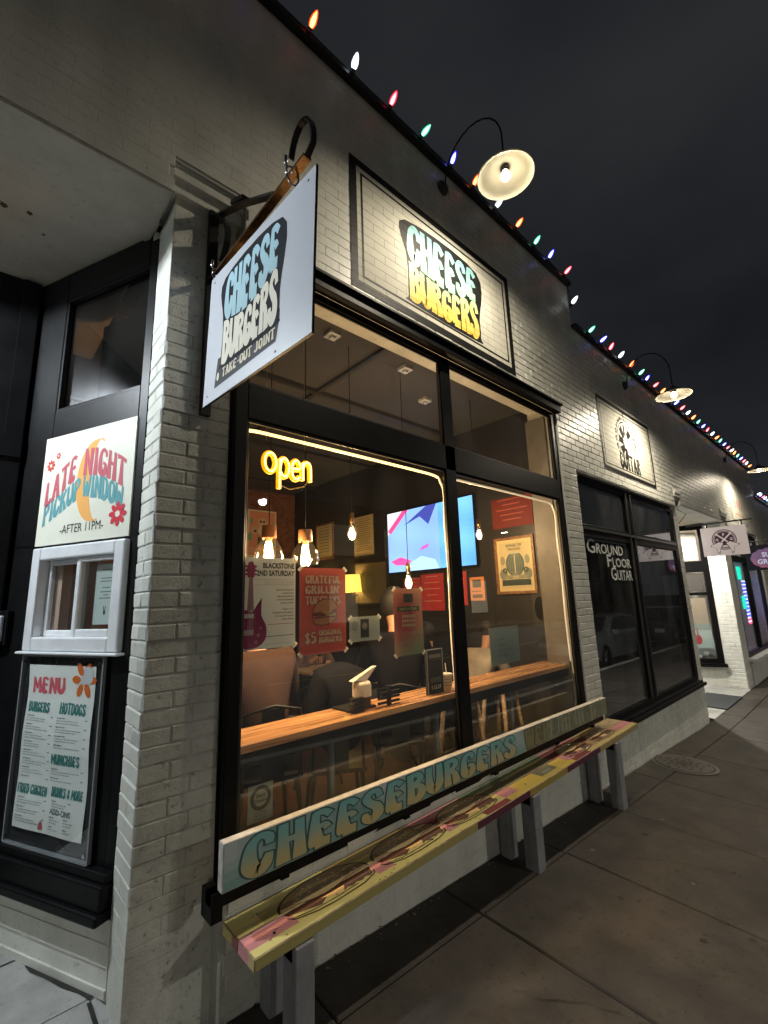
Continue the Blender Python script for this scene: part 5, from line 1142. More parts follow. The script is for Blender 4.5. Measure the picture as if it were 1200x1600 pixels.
# ============================================================ PEOPLE (seated diners)
SKIN=mat('skin',(.42,.22,.14),.5)
def skinmesh(name,verts,edges,radii,m,parent,sub=2):
    me=bpy.data.meshes.new(name); me.from_pydata(verts,edges,[]); me.materials.append(m)
    o=bpy.data.objects.new(name,me); C.objects.link(o); o.parent=parent; WL[o]=WL[parent]
    sk=o.modifiers.new('skin','SKIN'); sk.use_smooth_shade=True
    if not me.skin_vertices: me.attributes
    lay=me.skin_vertices
    d=(lay[0] if len(lay) else None)
    if d is None: 
        bpy.context.view_layer.objects.active=o; bpy.ops.mesh.customdata_skin_add(); d=me.skin_vertices[0]
    for i,r in enumerate(radii): d.data[i].radius=(r,r) if not isinstance(r,tuple) else r
    d.data[0].use_root=True
    ss=o.modifiers.new('s','SUBSURF'); ss.levels=sub; ss.render_levels=sub
    return o
def person(label,loc,face,shirt,hair,lean=.10,arms=((.12,.30,.66),(-.12,.30,.66)),hood=False,trousers=(.02,.022,.03),big=1.0,grp='diners seated inside'):
    """face: heading angle in degrees of the direction the person looks; local +y is forward"""
    t=thing('person',label,'person',loc,grp); t.rotation_euler=(0,0,R(face-90)); t.scale=(big,)*3
    L=lean
    J={'pel':(0,0,.52,.13),'waist':(0,.02+L*.3,.68,.12),'chest':(0,.03+L*.8,.86,.135),'neck':(0,.05+L*1.2,1.04,.05),'head0':(0,.07+L*1.35,1.14,.075),'head1':(0,.085+L*1.45,1.21,.09),'head2':(0,.08+L*1.4,1.29,.07)}
    V=[J[k][:3] for k in J]; Rr=[J[k][3] for k in J]; E=[(i,i+1) for i in range(6)]
    def add(p,r,par): V.append(p); Rr.append(r); E.append((par,len(V)-1)); return len(V)-1
    sh={}
    for s,h in zip((1,-1),arms):
        a=add((s*.17,.03+L*.9,.96),.06,2); e=add((s*.24,.06+L+.06,.74),.045,a)
        w_=add(tuple(h),.030,e); hx,hy,hz=h; dx,dy,dz=hx-s*.24,hy-.12-L,hz-.74; l=math.sqrt(dx*dx+dy*dy+dz*dz) or 1; dx/=l;dy/=l;dz/=l
        pm=add((hx+dx*.05,hy+dy*.05,hz+dz*.05),.034,w_)
        sh[s]=(a,e,w_)
        for q in range(4):
            ox=(q-1.5)*.018; ln=(.034,.04,.037,.028)[q]
            f1=add((hx+dx*.09+ox,hy+dy*.09,hz+dz*.09),.0095,pm); f2=add((hx+dx*(.09+ln)+ox*1.1,hy+dy*(.09+ln)-.004,hz+dz*.09-.018),.0085,f1); add((hx+dx*(.09+ln)+ox*1.1,hy+dy*(.09+ln)-.018,hz-.045),.0075,f2)
        t1=add((hx-s*.035,hy+dy*.05,hz+.004),.011,w_); add((hx-s*.04,hy+dy*.05+.035,hz-.012),.009,t1)
    for s in (1,-1):
        h=add((s*.10,.04,.50),.085,0); k=add((s*.14,.44,.50),.06,h); an=add((s*.14,.42,.09),.04,k); add((s*.15,.54,.045),.035,an)
    skinmesh('body',V,E,Rr,SKIN,t)
    # shirt over torso and arms
    V2=[J[k][:3] for k in ('pel','waist','chest')]+[(0,.04+L*1.05,.99)]; R2=[.165,.155,.17,.075]; E2=[(0,1),(1,2),(2,3)]
    for s,h in zip((1,-1),arms):
        b=len(V2); V2+=[(s*.18,.03+L*.9,.965),(s*.25,.12+L,.735),(s*.24+(h[0]-s*.24)*.88,.12+L+(h[1]-.12-L)*.88,.74+(h[2]-.74)*.88)]; R2+=[.085,.066,.046]; E2+=[(2,b),(b,b+1),(b+1,b+2)]
    if hood:
        b=len(V2); V2+=[(0,.02+L*1.25,1.10)]; R2+=[.115]; E2+=[(3,b)]
    skinmesh('shirt',V2,E2,R2,mat('cloth_%d'%int(1000*sum(shirt)+100*shirt[0]),shirt,.95,var=.35,vs=7,spec=.08),t)
    V3=[(0,.0,.50)]; R3=[.15]; E3=[]
    for s in (1,-1):
        b=len(V3); V3+=[(s*.10,.06,.50),(s*.14,.44,.50),(s*.14,.42,.14)]; R3+=[.105,.078,.06]; E3+=[(0,b),(b,b+1),(b+1,b+2)]
    skinmesh('trousers',V3,E3,R3,mat('dark_trousers',trousers,.9),t)
    for s in (1,-1): 
        o=MB(); o.lathe((loc[0]+s*.145,loc[1]+.47,loc[2]+.05),[(.001,-.13),(.03,-.12),(.045,-.05),(.045,.05),(.035,.10),(.001,.12)],(0,1,0),12).build('shoe',M_black,t,smooth=True)
    hx,hy,hz=J['head1'][:3]
    hm=mat('hair_%d'%int(sum(hair)*1000),hair,.7,var=.5,vs=40)
    mb=MB(); b0=Vector(loc)+Vector((hx,hy-.018,hz+.01)); n=14
    for i in range(n):
        for j in range(8):
            pass
    mb.lathe(tuple(b0),[(.001,.135),(.05,.125),(.088,.09),(.108,.03),(.108,-.02),(.10,-.06),(.07,-.10)],(0,-.45,1),20)
    mb.build('hair',hm,t,smooth=True)
    mb=MB(); 
    for s in (1,-1): mb.lathe((loc[0]+s*.033,loc[1]+hy+.083,loc[2]+hz+.0),[(.001,.012),(.010,.009),(.013,0),(.010,-.008)],(0,1,0),10)
    mb.build('eyes',mat('eye_dark',(.03,.02,.02),.3),t)
    mb=MB(); mb.lathe((loc[0],loc[1]+hy+.085,loc[2]+hz-.035),[(.001,.030),(.012,.014),(.017,0)],(0,1,-.3),10); mb.build('nose',SKIN,t,smooth=True)
    mb=MB(); mb.obox((loc[0],loc[1]+hy+.082,loc[2]+hz-.068),(.022,0,0),(0,.006,0),(0,0,.004)); mb.build('mouth',mat('lip',(.30,.10,.08),.5),t)
    mb=MB()
    for s in (1,-1): mb.lathe((loc[0]+s*.092,loc[1]+hy,loc[2]+hz-.01),[(.001,.012),(.02,.008),(.024,-.005)],(s,0,0),10)
    mb.build('ears',SKIN,t,smooth=True)
    return t
def chair(label,loc,face,group='dark metal chairs inside',high=0):
    x,y,z=loc; t=thing('chair',label,'chair',loc,group); t.rotation_euler=(0,0,R(face-90)); M=M_iron
    MB().box(x-.2,x+.2,y-.2,y+.2,z+.43+high,z+.455+high).build('seat',M,t)
    for sx in (-1,1):
        for sy in (-1,1): MB().tube([(x+sx*.17,y+sy*.17,z+.43+high),(x+sx*.21,y+sy*.21,z)],[.018,.013],8).build('leg',M,t)
    mb=MB(); mb.tube([(x-.18,y-.19,z+.44+high),(x-.17,y-.22,z+.84+high),(x,y-.25,z+.88+high),(x+.17,y-.22,z+.84+high),(x+.18,y-.19,z+.44+high)],.012,8); mb.build('back_frame',M,t,smooth=True)
    MB().box(x-.07,x+.07,y-.235,y-.225,z+.46+high,z+.86+high).build('backrest',M,t)
    return t
def table(label,x,y,w_,d_,group='wooden tables inside'):
    t=thing('table',label,'table',(x,y,FZ),group); bevel(MB().box(x-w_/2,x+w_/2,y-d_/2,y+d_/2,FZ+.73,FZ+.765).build('tabletop',M_wood2,t))
    MB().tube([(x,y,FZ+.02),(x,y,FZ+.73)],.04,12).build('pedestal',M_iron,t); MB().box(x-.25,x+.25,y-.25,y+.25,FZ,FZ+.02).build('base',M_iron,t)
table('square wooden table between the diners, seen under the red poster',3.62,5.15,.75,.75); table('wooden table by the partition wall, behind the striped cup',3.75,3.75,.7,.7)
chair('black metal chair under the diner in the brown shirt',(1.54,2.90,FZ+.12),75); chair('black metal chair with a bright bent back rail under the red poster',(2.62,3.9,FZ),60); chair('black chair behind the jar on the counter',(2.78,2.92,FZ+.08),50)
chair('black chair on the far side of the square table',(3.75,5.75,FZ),-95); chair('black chair pushed against the partition wall table',(4.1,3.3,FZ),110)
person('diner in a brown shirt seen from behind at the left of the window',(1.50,2.82,FZ+.16),78,(.055,.033,.028),(.04,.025,.02),.16,big=1.12)
person('diner in a dull grey shirt holding a dark cup at the square table',(3.72,5.70,FZ),-95,(.20,.14,.13),(.05,.03,.02),.06,arms=((.13,.33,.86),(-.10,.36,.80)))
person('diner in a big black jacket with their back to the window, behind the jar',(2.74,2.86,FZ+.12),50,(.007,.006,.009),(.012,.01,.009),.12,big=1.2)
person('dark-haired diner in black leaning by the mullion',(3.62,3.20,FZ+.02),60,(.008,.008,.009),(.012,.01,.01),.20,hood=True)
person('diner in a cream shirt leaning forward, left of the grey-green sheet',(3.92,3.05,FZ+.03),10,(.40,.34,.27),(.03,.02,.018),.34)
cp=thing('drinking_cup','dark cup in the hand of the diner in grey','cup',(3.62,5.33,1.0)); MB().lathe((3.62,5.33,.975),[(.001,0),(.03,0),(.038,.10),(.035,.10),(.028,.01)],(0,0,1),16).build('cup',M_black,cp,smooth=True)
def stool(x,y,label):
    t=thing('bar_stool',label,'bar stool',(x,y,FZ),'bar stools at the window counter')
    MB().lathe((x,y,FZ+.72),[(.001,.03),(.16,.03),(.17,.015),(.16,0),(.001,0)],(0,0,1),20).build('seat',M_wood2,t,smooth=False)
    for sx in (-1,1):
        for sy in (-1,1): MB().tube([(x+sx*.10,y+sy*.10,FZ+.72),(x+sx*.17,y+sy*.17,FZ)],[.02,.022],8).build('leg',M_wood2,t,smooth=True)
    mb=MB(); q=.145
    mb.tube([(x-q,y-q,FZ+.28),(x+q,y-q,FZ+.28),(x+q,y+q,FZ+.28),(x-q,y+q,FZ+.28),(x-q,y-q,FZ+.28)],.008,6); mb.build('foot_rail',M_steel,t)
jk=thing('jacket','bulky black jacket hung over a chair behind the counter, beside the brown-shirted diner','jacket',(2.17,2.92,FZ+.05))
skinmesh('jacket_body',[(0,0,.45),(0,.02,.70),(0,.03,.95),(.16,.0,.98),(.24,.02,.72),(-.16,.0,.98),(-.25,.03,.70),(.12,.05,1.06),(-.05,.1,1.08)],[(0,1),(1,2),(2,3),(3,4),(2,5),(5,6),(2,7),(2,8)],[.17,.20,.16,.10,.07,.10,.08,.06,.07],mat('cloth_black',(.006,.006,.008),.9,spec=.15,bump=.8,bs=14),jk)
chair('black chair holding the bulky black jacket',(2.17,2.98,FZ),60)
stool(3.35,2.72,'pale wooden bar stool under the right end of the counter'); stool(4.0,2.74,'wooden bar stool in the dark corner by the brick pier')

# ============================================================ BENCH AND PAINTED BACK BOARD
bd_=thing('painted_board','long board painted with the word CHEESEBURGERS, fixed under the window','sign board',(.82,1.87,.70))
def zt(x): return .881-.0083*(x-.82)
def zb(x): return .711+.002*(x-.82)
mb=MB(); mb.hexa([(.82,1.852,zb(.82)),(4.32,1.852,zb(4.32)),(4.32,1.893,zb(4.32)),(.82,1.893,zb(.82)),(.82,1.852,zt(.82)),(4.32,1.852,zt(4.32)),(4.32,1.893,zt(4.32)),(.82,1.893,zt(.82))])
bevel(mb.build('board',mat('pale_board_edge',(.60,.56,.50),.5,var=.35,vs=25,bump=.3,bs=40),bd_),.003)
f=F((0,1.8505,0),(1,0,0)); mb=MB(); N_=70
random.seed(5)
for i in range(N_):
    for j in range(5):
        a,b=.825+3.49*i/N_,.825+3.49*(i+1)/N_; v0,v1=j/5,(j+1)/5
        q=.5+.5*math.sin(i*.55+j*.6)*math.cos(i*.21)
        c=lerp((.20,.38,.35),(.58,.62,.62),q*(j+1)/5)
        if a>2.92: c=lerp((.19,.20,.12),(.27,.27,.19),random.random())
        Z=lambda x,v:zb(x)+.004+(zt(x)-zb(x)-.008)*v
        mb.poly([f.p(a,Z(a,v0),0),f.p(b,Z(b,v0),0),f.p(b,Z(b,v1),0),f.p(a,Z(a,v1),0)],c)
mb.build('painted_face',M_gloss,bd_)
mb=MB()
def bword(s,x0,x1,cf,outl,w,grow=.06,og=.07):
    n=glen(s,1.14)-.14
    def mp(a,b,ww): x=x0+(x1-x0)*a/n; return f.p(x,zb(x)+.012+(zt(x)-zb(x)-.024)*b/2,ww)
    groovy(mb,s,mp,lambda a,b:outl,grow+og,w,1.14); groovy(mb,s,mp,cf,grow,w+.0012,1.14)
bword('CHEESEBURGERS',.90,2.83,lambda a,b:lerp((.56,.47,.24),(.24,.50,.49),(b/2-.2)*1.7),(.07,.15,.15),.0008)
bword('WEI',2.96,3.24,lambda a,b:(.27,.25,.14),(.15,.13,.08),.0008)
for k in range(16):
    x=3.32+.058*k; h=random.uniform(.6,1); f.line(mb,[(x,zb(x)+.02),(x+random.uniform(-.008,.008),zb(x)+.15*h)],random.uniform(.008,.02),.0008+k*1e-5,random.choice([(.15,.14,.09),(.38,.38,.32),(.17,.20,.13)]))
mb.build('lettering',M_gloss,bd_)
mb=MB(); mb.box(.80,4.34,1.90,1.95,.655,.70); mb.box(.80,.845,1.895,1.99,.60,.70); mb.build('rail',M_black,bd_)
for x in (1.15,1.9,2.75,3.6,4.25): 
    m_=MB(); m_.box(x-.02,x+.02,1.955,1.998,.60,.72); m_.build('bracket',M_black,bd_)
# bench
SZ=lambda x:.538+.0178*(x-.89)
be=thing('bench','long narrow bench painted with burgers in yellow and pink, under the lit window','bench',(2.74,1.85,.1))
bx0,bx1=.888,4.615
def plank(y0,y1,name='plank'):
    mb=MB(); th=.042; N0=16
    for i in range(1):
        a,b=bx0,bx1
        mb.hexa([(a,y0,SZ(a)-th),(b,y0,SZ(b)-th),(b,y1,SZ(b)-th),(a,y1,SZ(a)-th),(a,y0,SZ(a)),(b,y0,SZ(b)),(b,y1,SZ(b)),(a,y1,SZ(a))])
    return bevel(mb.build(name,mat('bench_edge_paint',(.50,.42,.20),.5,var=.5,vs=9,dark=(.20,.06,.08)),be),.004)
plank(1.716,1.846); plank(1.850,1.985)
YL=(.72,.62,.24); PKc=(.58,.25,.26); TAN=(.48,.35,.18); BRN=(.12,.06,.035); MA=(.26,.07,.07); DG=(.16,.19,.11); CH=(.62,.36,.12)
class FB(F):
    def p(s,u,v,w=0): return Vector((u,v,SZ(u)+.0006+w))
fb=FB((0,0,0),(1,0,0),(0,1,0)); mb=MB()
def band(u0,u1,v0,v1,c,w=0,u0b=None,u1b=None): fb.poly(mb,[(u0,v0),(u1,v0),(u1 if u1b is None else u1b,v1),(u0 if u0b is None else u0b,v1)],w,c)
b0,b1=.892,4.61
for (a,b,c) in ((b0,1.35,YL),(1.35,1.9,(.42,.30,.10)),(1.9,2.35,PKc),(2.35,3.3,(.20,.24,.14)),(3.3,3.85,PKc),(3.85,b1,(.46,.34,.18))): band(a,b,1.93,1.983,c)
for (a,b,c) in ((b0,1.0,YL),(1.0,1.9,(.48,.40,.16)),(1.9,2.4,MA),(2.4,3.3,(.27,.24,.13)),(3.3,3.9,MA),(3.9,b1,(.45,.34,.20))): band(a,b,1.854,1.93,c)
for (a,b,c) in ((b0,1.10,PKc),(1.10,1.52,YL),(1.52,1.62,PKc),(1.62,2.02,YL),(2.02,2.10,PKc),(2.10,2.55,(.60,.50,.20)),(2.55,2.7,PKc),(2.7,2.98,(.60,.44,.10)),(2.98,3.2,(.17,.17,.11)),(3.2,3.36,(.60,.44,.10)),(3.36,3.6,PKc),(3.6,4.3,(.40,.27,.15)),(4.3,b1,PKc)): band(a,b,1.762,1.842,c)
for (a,b,c) in ((b0,2.3,YL),(2.3,2.55,MA),(2.55,2.98,(.58,.42,.10)),(2.98,3.2,(.50,.38,.12)),(3.2,3.4,(.60,.44,.10)),(3.4,3.65,MA),(3.65,b1,(.56,.44,.18))): band(a,b,1.72,1.762,c)
def ell(cx,cy,ru,rv,a0,a1,c,w,n=16): fb.poly(mb,[(cx+ru*math.cos(R(a0+(a1-a0)*k/n)),cy+rv*math.sin(R(a0+(a1-a0)*k/n))) for k in range(n+1)],w,c)
for cx in (1.30,1.80,2.28,3.62,4.08):
    L_=.225 if cx<3 else .19
    ell(cx,1.856,L_+.012,.112,0,180,(.04,.025,.015),.0004); ell(cx,1.858,L_,.102,0,180,(.36,.25,.13),.0008)
    ell(cx-.02,1.885,L_*.6,.05,0,350,(.47,.36,.20),.0010)
    for k in range(22): u=cx-L_*.8+L_*1.6*random.random(); v=1.865+.075*random.random()*(1-((u-cx)/L_)**2); ell(u,v,.008,.0035,0,350,(.85,.80,.66),.0012+k*1e-5,6)
    fb.poly(mb,[(cx-L_,1.842),(cx+L_,1.842),(cx+L_*.95,1.818),(cx-L_*.95,1.818)],.0004,(.07,.03,.02))
    fb.poly(mb,[(cx-L_*.9,1.818),(cx-.02,1.818),(cx-L_*.35,1.782)],.0009,(.15,.08,.06)); fb.poly(mb,[(cx-.06,1.818),(cx+L_*.40,1.818),(cx+.03,1.778)],.0010,(.80,.55,.25))
    zz=[(cx+.06,1.818),(cx+L_*.95,1.818)]+[(cx+L_*(.95-.11*q),1.796-.012*(q%2)) for q in range(8)]
    fb.poly(mb,zz,.0012,(.16,.10,.08))
    ol=[(cx-L_*1.0,1.812),(cx-L_*.9,1.785),(cx-L_*.5,1.762),(cx-.02,1.756),(cx+L_*.6,1.762),(cx+L_*.95,1.785),(cx+L_,1.81)]
    fb.line(mb,ol,.006,.0014,(.05,.03,.02)); fb.line(mb,[(cx-L_*.95,1.797),(cx-L_*.5,1.778),(cx,1.775),(cx+L_*.5,1.78)],.004,.0014,(.05,.03,.02))
for k in range(60): ell(random.uniform(b0,b1),random.uniform(1.722,1.80),.006,.003,0,350,(.18,.13,.06),.0018+k*1e-5,6)
fb.rect(mb,3.04,3.14,1.775,1.80,.001,(.32,.30,.22))
mb.build('painted_top',M_gloss,be)
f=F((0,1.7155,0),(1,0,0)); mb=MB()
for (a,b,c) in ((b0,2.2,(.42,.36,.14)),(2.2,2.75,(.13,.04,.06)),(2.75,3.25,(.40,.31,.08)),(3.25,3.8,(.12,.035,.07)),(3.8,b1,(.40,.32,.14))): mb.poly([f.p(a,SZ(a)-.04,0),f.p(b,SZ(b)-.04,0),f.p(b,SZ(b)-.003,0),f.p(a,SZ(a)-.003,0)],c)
f3=F((.8865,0,0),(0,-1,0)); f3.n=Vector((-1,0,0)); 
for a,b,c in ((-1.983,-1.90,YL),(-1.90,-1.852,PKc),(-1.844,-1.76,PKc),(-1.76,-1.718,(.52,.42,.2))): f3.rect(mb,a,b,SZ(.89)-.04,SZ(.89)-.003,0,c)
mb.build('painted_edge',M_gloss,be)
M_leg=mat('grey_leg_paint',(.30,.30,.32),.55,var=.3,vs=12,bump=.3,bs=30)
for x0 in (1.05,2.76,4.08):
    for y0,y1 in ((1.64 if False else 1.73,1.82),(1.90,1.98)):
        dy=0
        if y0<1.8: y0,y1=1.705,1.80
        mb=MB(); zg=gz(x0,1.7)-.004; mb.hexa([(x0,y0,zg),(x0+.085,y0,zg),(x0+.085,y1,zg),(x0,y1,zg),(x0,y0,SZ(x0)-.044),(x0+.085,y0,SZ(x0)-.044),(x0+.085,y1,SZ(x0)-.044),(x0,y1,SZ(x0)-.044)])
        bevel(mb.build('leg',M_leg,be),.004)
    m_=MB(); m_.box(x0,x0+.04,1.73,1.98,SZ(x0)-.10,SZ(x0)-.045); m_.build('cross_brace',M_leg,be)

# ============================================================ PAVEMENT THINGS
mc_=thing('manhole_cover','round worn iron manhole cover in the sidewalk by the wall','manhole cover',(5.72,1.72,gz(5.72,1.72)))
gx,gy=5.72,1.72; tl=Vector((.0385,-.04,1)).normalized()
MB().lathe((gx,gy,gz(gx,gy)),[(.30,.003),(.30,.006),(.27,.007),(.265,.002),(.262,-.004)],tl,40).build('ring',mat('worn_iron_ring',(.12,.11,.095),.45,metal=.4),mc_)
MB().lathe((gx,gy,gz(gx,gy)),[(.258,.0),(.255,.010),(.20,.011),(.001,.012)],tl,40).build('lid',mat('worn_iron_lid',(.10,.09,.075),.5,metal=.3,var=.4,vs=20),mc_)
mb=MB(); mb.lathe((gx-.02,gy,gz(gx,gy)),[(.03,.0135),(.001,.0136)],tl,10); mb.build('pick_hole',M_black,mc_)
mb=MB(); z=-.065; mb.hexa([(8.95,1.98,z-.03),(10.1,1.98,z-.03),(10.1,2.50,z-.03),(8.95,2.50,z-.03),(8.95,1.98,z),(10.1,1.98,z+.003),(10.1,2.50,z+.01),(8.95,2.50,z+.008)])
mb.build('door_mat',mat('rubber_mat',(.03,.034,.038),.8,bump=.4,bs=90),label='black rubber door mat in the far shop entry',cat='door mat')
# ============================================================ HANGING SIGNS FURTHER ALONG
def plates(o,u,n,size): pass
g1=F((8.62,1.87,2.28),(.04,-1,0)); 
mb=MB(); g1.slab(mb,0,.58,0,.45,-.01,.01); s1=mb.build('hanging_sign',mat('lilac_white',(.66,.62,.70),.4),label='white hanging sign with crossed guitars over a dark round badge',cat='shop sign')
g1.n=Vector((-1,-.04,0)).normalized(); mb=MB(); PU=(.06,.025,.06); WH=(.66,.62,.68); cx,cz=.29,.245
g1.ring(mb,cx,cz,.145,.158,.011,PU,30); g1.disc(mb,cx,cz,.136,w=.0112,col=PU,n=28); g1.ring(mb,cx,cz,.122,.126,.0115,WH,28)
text(mb,g1,'F',cx,cz+.055,.042,.0125,WH,bold=.03); text(mb,g1,'G',cx-.09,cz-.015,.036,.0125,WH,bold=.03); text(mb,g1,'G',cx+.09,cz-.015,.036,.0125,WH,bold=.03)
for s in (-1,1):
    g1.line(mb,[(cx-s*.085,cz+.085),(cx+s*.07,cz-.07)],.020,.013+.0004*s,WH)
    g1.poly(mb,[(cx-s*.085-.014,cz+.10),(cx-s*.085+.014,cz+.10),(cx-s*.085+.014,cz+.07),(cx-s*.085-.014,cz+.07)],.0138+.0002*s,WH)
    pt=[(cx+s*.02,cz-.055),(cx+s*.07,cz-.035),(cx+s*.175,cz-.085),(cx+s*.17,cz-.10),(cx+s*.115,cz-.115),(cx+s*.10,cz-.195),(cx+s*.075,cz-.20),(cx+s*.06,cz-.13)]
    big=[(a+(a-(cx+s*.09))*.14,b+(b-(cz-.10))*.14) for a,b in pt]
    g1.poly(mb,big if s>0 else big[::-1],.0145,PU); g1.poly(mb,pt if s>0 else pt[::-1],.0152,WH)
g1.rect(mb,cx-.032,cx+.032,cz-.115,cz-.09,.0155,WH)
mb.build('emblem',M_print,s1)
bk=thing('sign_bracket','thin dark wall bracket carrying the white crossed-guitars sign','bracket',(8.6,2.0,2.8)); mb=MB(); mb.tube([(8.60,2.05,2.79),(8.64,1.2,2.80)],.012,8); mb.build('arm',M_iron,bk)
mb=MB(); mb.tube([(8.61,1.78,2.79),(8.62,1.78,2.73)],.015,6); mb.build('clamp',M_iron,bk); mb=MB(); mb.tube([(8.64,1.34,2.79),(8.64,1.34,2.73)],.015,6); mb.build('clamp',M_iron,bk)
mb=MB(); mb.tube([(8.2,2.03,3.15),(8.1,2.0,3.0),(8.3,1.95,2.96),(8.15,2.03,2.8)],.006,6); mb.build('cable',M_iron,label='loose black cable looping from the pier beside the crossed-guitars sign',cat='cable')
g2=F((11.2,1.72,2.12),(.02,-1,0)); mb=MB(); g2.slab(mb,-.04,.85,-.02,.46,-.01,.01); s2_=mb.build('hanging_sign',mat('black_sign',(.006,.006,.008),.9,spec=.05),label='black hanging sign with purple cloud reading SUPER GROOVY at the right edge',cat='shop sign')
g2.n=Vector((-1,0,0)); mb=MB()
for k in range(14):
    a=2*math.pi*k/14; g2.disc(mb,.36+.26*math.cos(a),.20+.13*math.sin(a),.075,w=.0105+k*2e-5,col=(.07,.035,.09) if math.sin(a)>-.2 else (.12,.04,.08),n=12)
g2.disc(mb,.36,.20,.27,.14,.0115,(.07,.035,.09))
text(mb,g2,'SUPER',.37,.23,.085,.013,(.26,.28,.38),bold=.03,sx=.95); text(mb,g2,'GROOVY',.37,.10,.085,.013,(.26,.28,.38),bold=.03,sx=.95); mb.build('print',M_print,s2_)
bk=thing('sign_bracket','thin wall bracket carrying the black and purple sign','bracket',(11.2,2.0,2.65)); MB().tube([(11.2,2.04,2.64),(11.2,.9,2.66)],.012,8).build('arm',M_iron,bk)
mb=MB(); mb.tube([(12.2,2.0,2.55),(12.1,1.85,2.62),(12.0,1.6,2.6),(12.0,1.45,2.72)],.006,6); mb.build('cable',M_iron,label='thin curled wire on the wall past the black and purple sign',cat='wire')
# posters & goods behind the angled window
gp=thing('window_poster','stack of pale posters with a red guitar in the bright angled window','poster',tuple(F2.p(-.5,1,-.07)))
mb=MB()
for (a,b,c,d,col) in ((.14,.92,2.36,2.94,(.66,.56,.48)),(.50,.90,1.76,2.06,(.50,.36,.26)),(.13,.45,1.74,2.10,(.10,.08,.07)),(.14,.62,1.10,1.62,(.40,.30,.22)),(.20,.55,1.16,1.56,(.22,.19,.16)),(.12,.66,.98,1.10,(.30,.34,.30)),(.12,.66,.70,.98,(.48,.52,.48)),(.70,.92,.80,1.62,(.30,.20,.16)),(.11,.80,.50,.82,(.42,.48,.46)),(.11,.80,.445,.64,(.10,.10,.10))): F2.rect(mb,-b,-a,c,d,-.056-.0005*a,col)
F2.disc(mb,-.36,.80,.06,.09,-.052,(.45,.03,.04)); F2.rect(mb,-.375,-.35,.84,1.02,-.0515,(.4,.1,.08)); 
for k in range(9): F2.disc(mb,-.2-.06*k,.50+.05*math.sin(k*2),.04,.03,-.052+k*1e-4,random.choice([(.3,.28,.26),(.05,.05,.05),(.5,.45,.42)]),n=8)
mb.build('print',M_print,gp)
# coloured goods behind window 3
M_green=mat('green_light_box',(0,.6,.4),.4,emit=(0,.9,.55),es=1.6); M_bluel=mat('blue_led',(.1,.1,1),.4,emit=(.08,.10,1),es=3); M_redl=mat('red_led',(1,.1,.2),.4,emit=(1,.08,.2),es=2.5); M_wl=mat('white_led',(1,1,1),.4,emit=(.8,.85,1),es=2)
ds=thing('light_display','rack of glowing green boxes and blue and red striped lights in the far window','light display',(13,2.3,1.2))
for x,z,w_,h in ((11.75,2.0,.18,.22),(12.25,1.98,.25,.3),(13.3,1.98,.30,.3),(13.35,1.3,.25,.3)): MB().box(x,x+w_,2.28,2.31,z,z+h).build('light_box',M_green,ds)
for k in range(12): MB().box(13.5,14.3,2.26,2.28,.95+.085*k,.985+.085*k).build('light_stripe',M_bluel if k>1 else M_redl,ds); MB().box(13.5,14.3,2.285,2.29,.99+.085*k,1.02+.085*k).build('light_stripe',M_wl,ds)
mb=MB(); mb.box(11.7,12.8,2.35,2.37,1.2,1.9); mb.build('backdrop_card',mat('plum_card',(.25,.08,.14),.6,var=.5,vs=4),ds)
mb=MB(); mb.box(12.1,12.16,2.2,2.22,.95,1.15); mb.box(12.2,12.26,2.2,2.22,.95,1.15); mb.box(12.0,12.1,2.2,2.22,1.1,1.14); mb.box(12.28,12.4,2.2,2.22,1.1,1.14); mb.build('white_figure_marks',M_wl,ds)
def room_light(x,y,z,p,col,label):
    t=thing('ceiling_lamp',label,'ceiling lamp',(x,y,z),'lamps inside the far shops'); MB().box(x-.3,x+.3,y-.06,y+.06,z-.05,z).build('housing',M_alu,t); MB().box(x-.28,x+.28,y-.05,y+.05,z-.06,z-.05).build('tube',mat('tube_glow',(1,1,1),.3,emit=(1,.92,.8),es=4),t)
    l=lampdata('lamp_light','POINT',p,col,.1); o=bpy.data.objects.new('lamp_light',l); C.objects.link(o); o.parent=t; o.location=(0,0,-.12); WL[o]=WL[t]
q=F2.p(-.7,3.0,-.7); room_light(q.x,q.y,3.0,26,(1,.85,.70),'tube lamp inside the bright angled shop window'); room_light(12.8,3.0,3.0,20,(1,.85,.8),'tube lamp inside the far window with coloured lights')

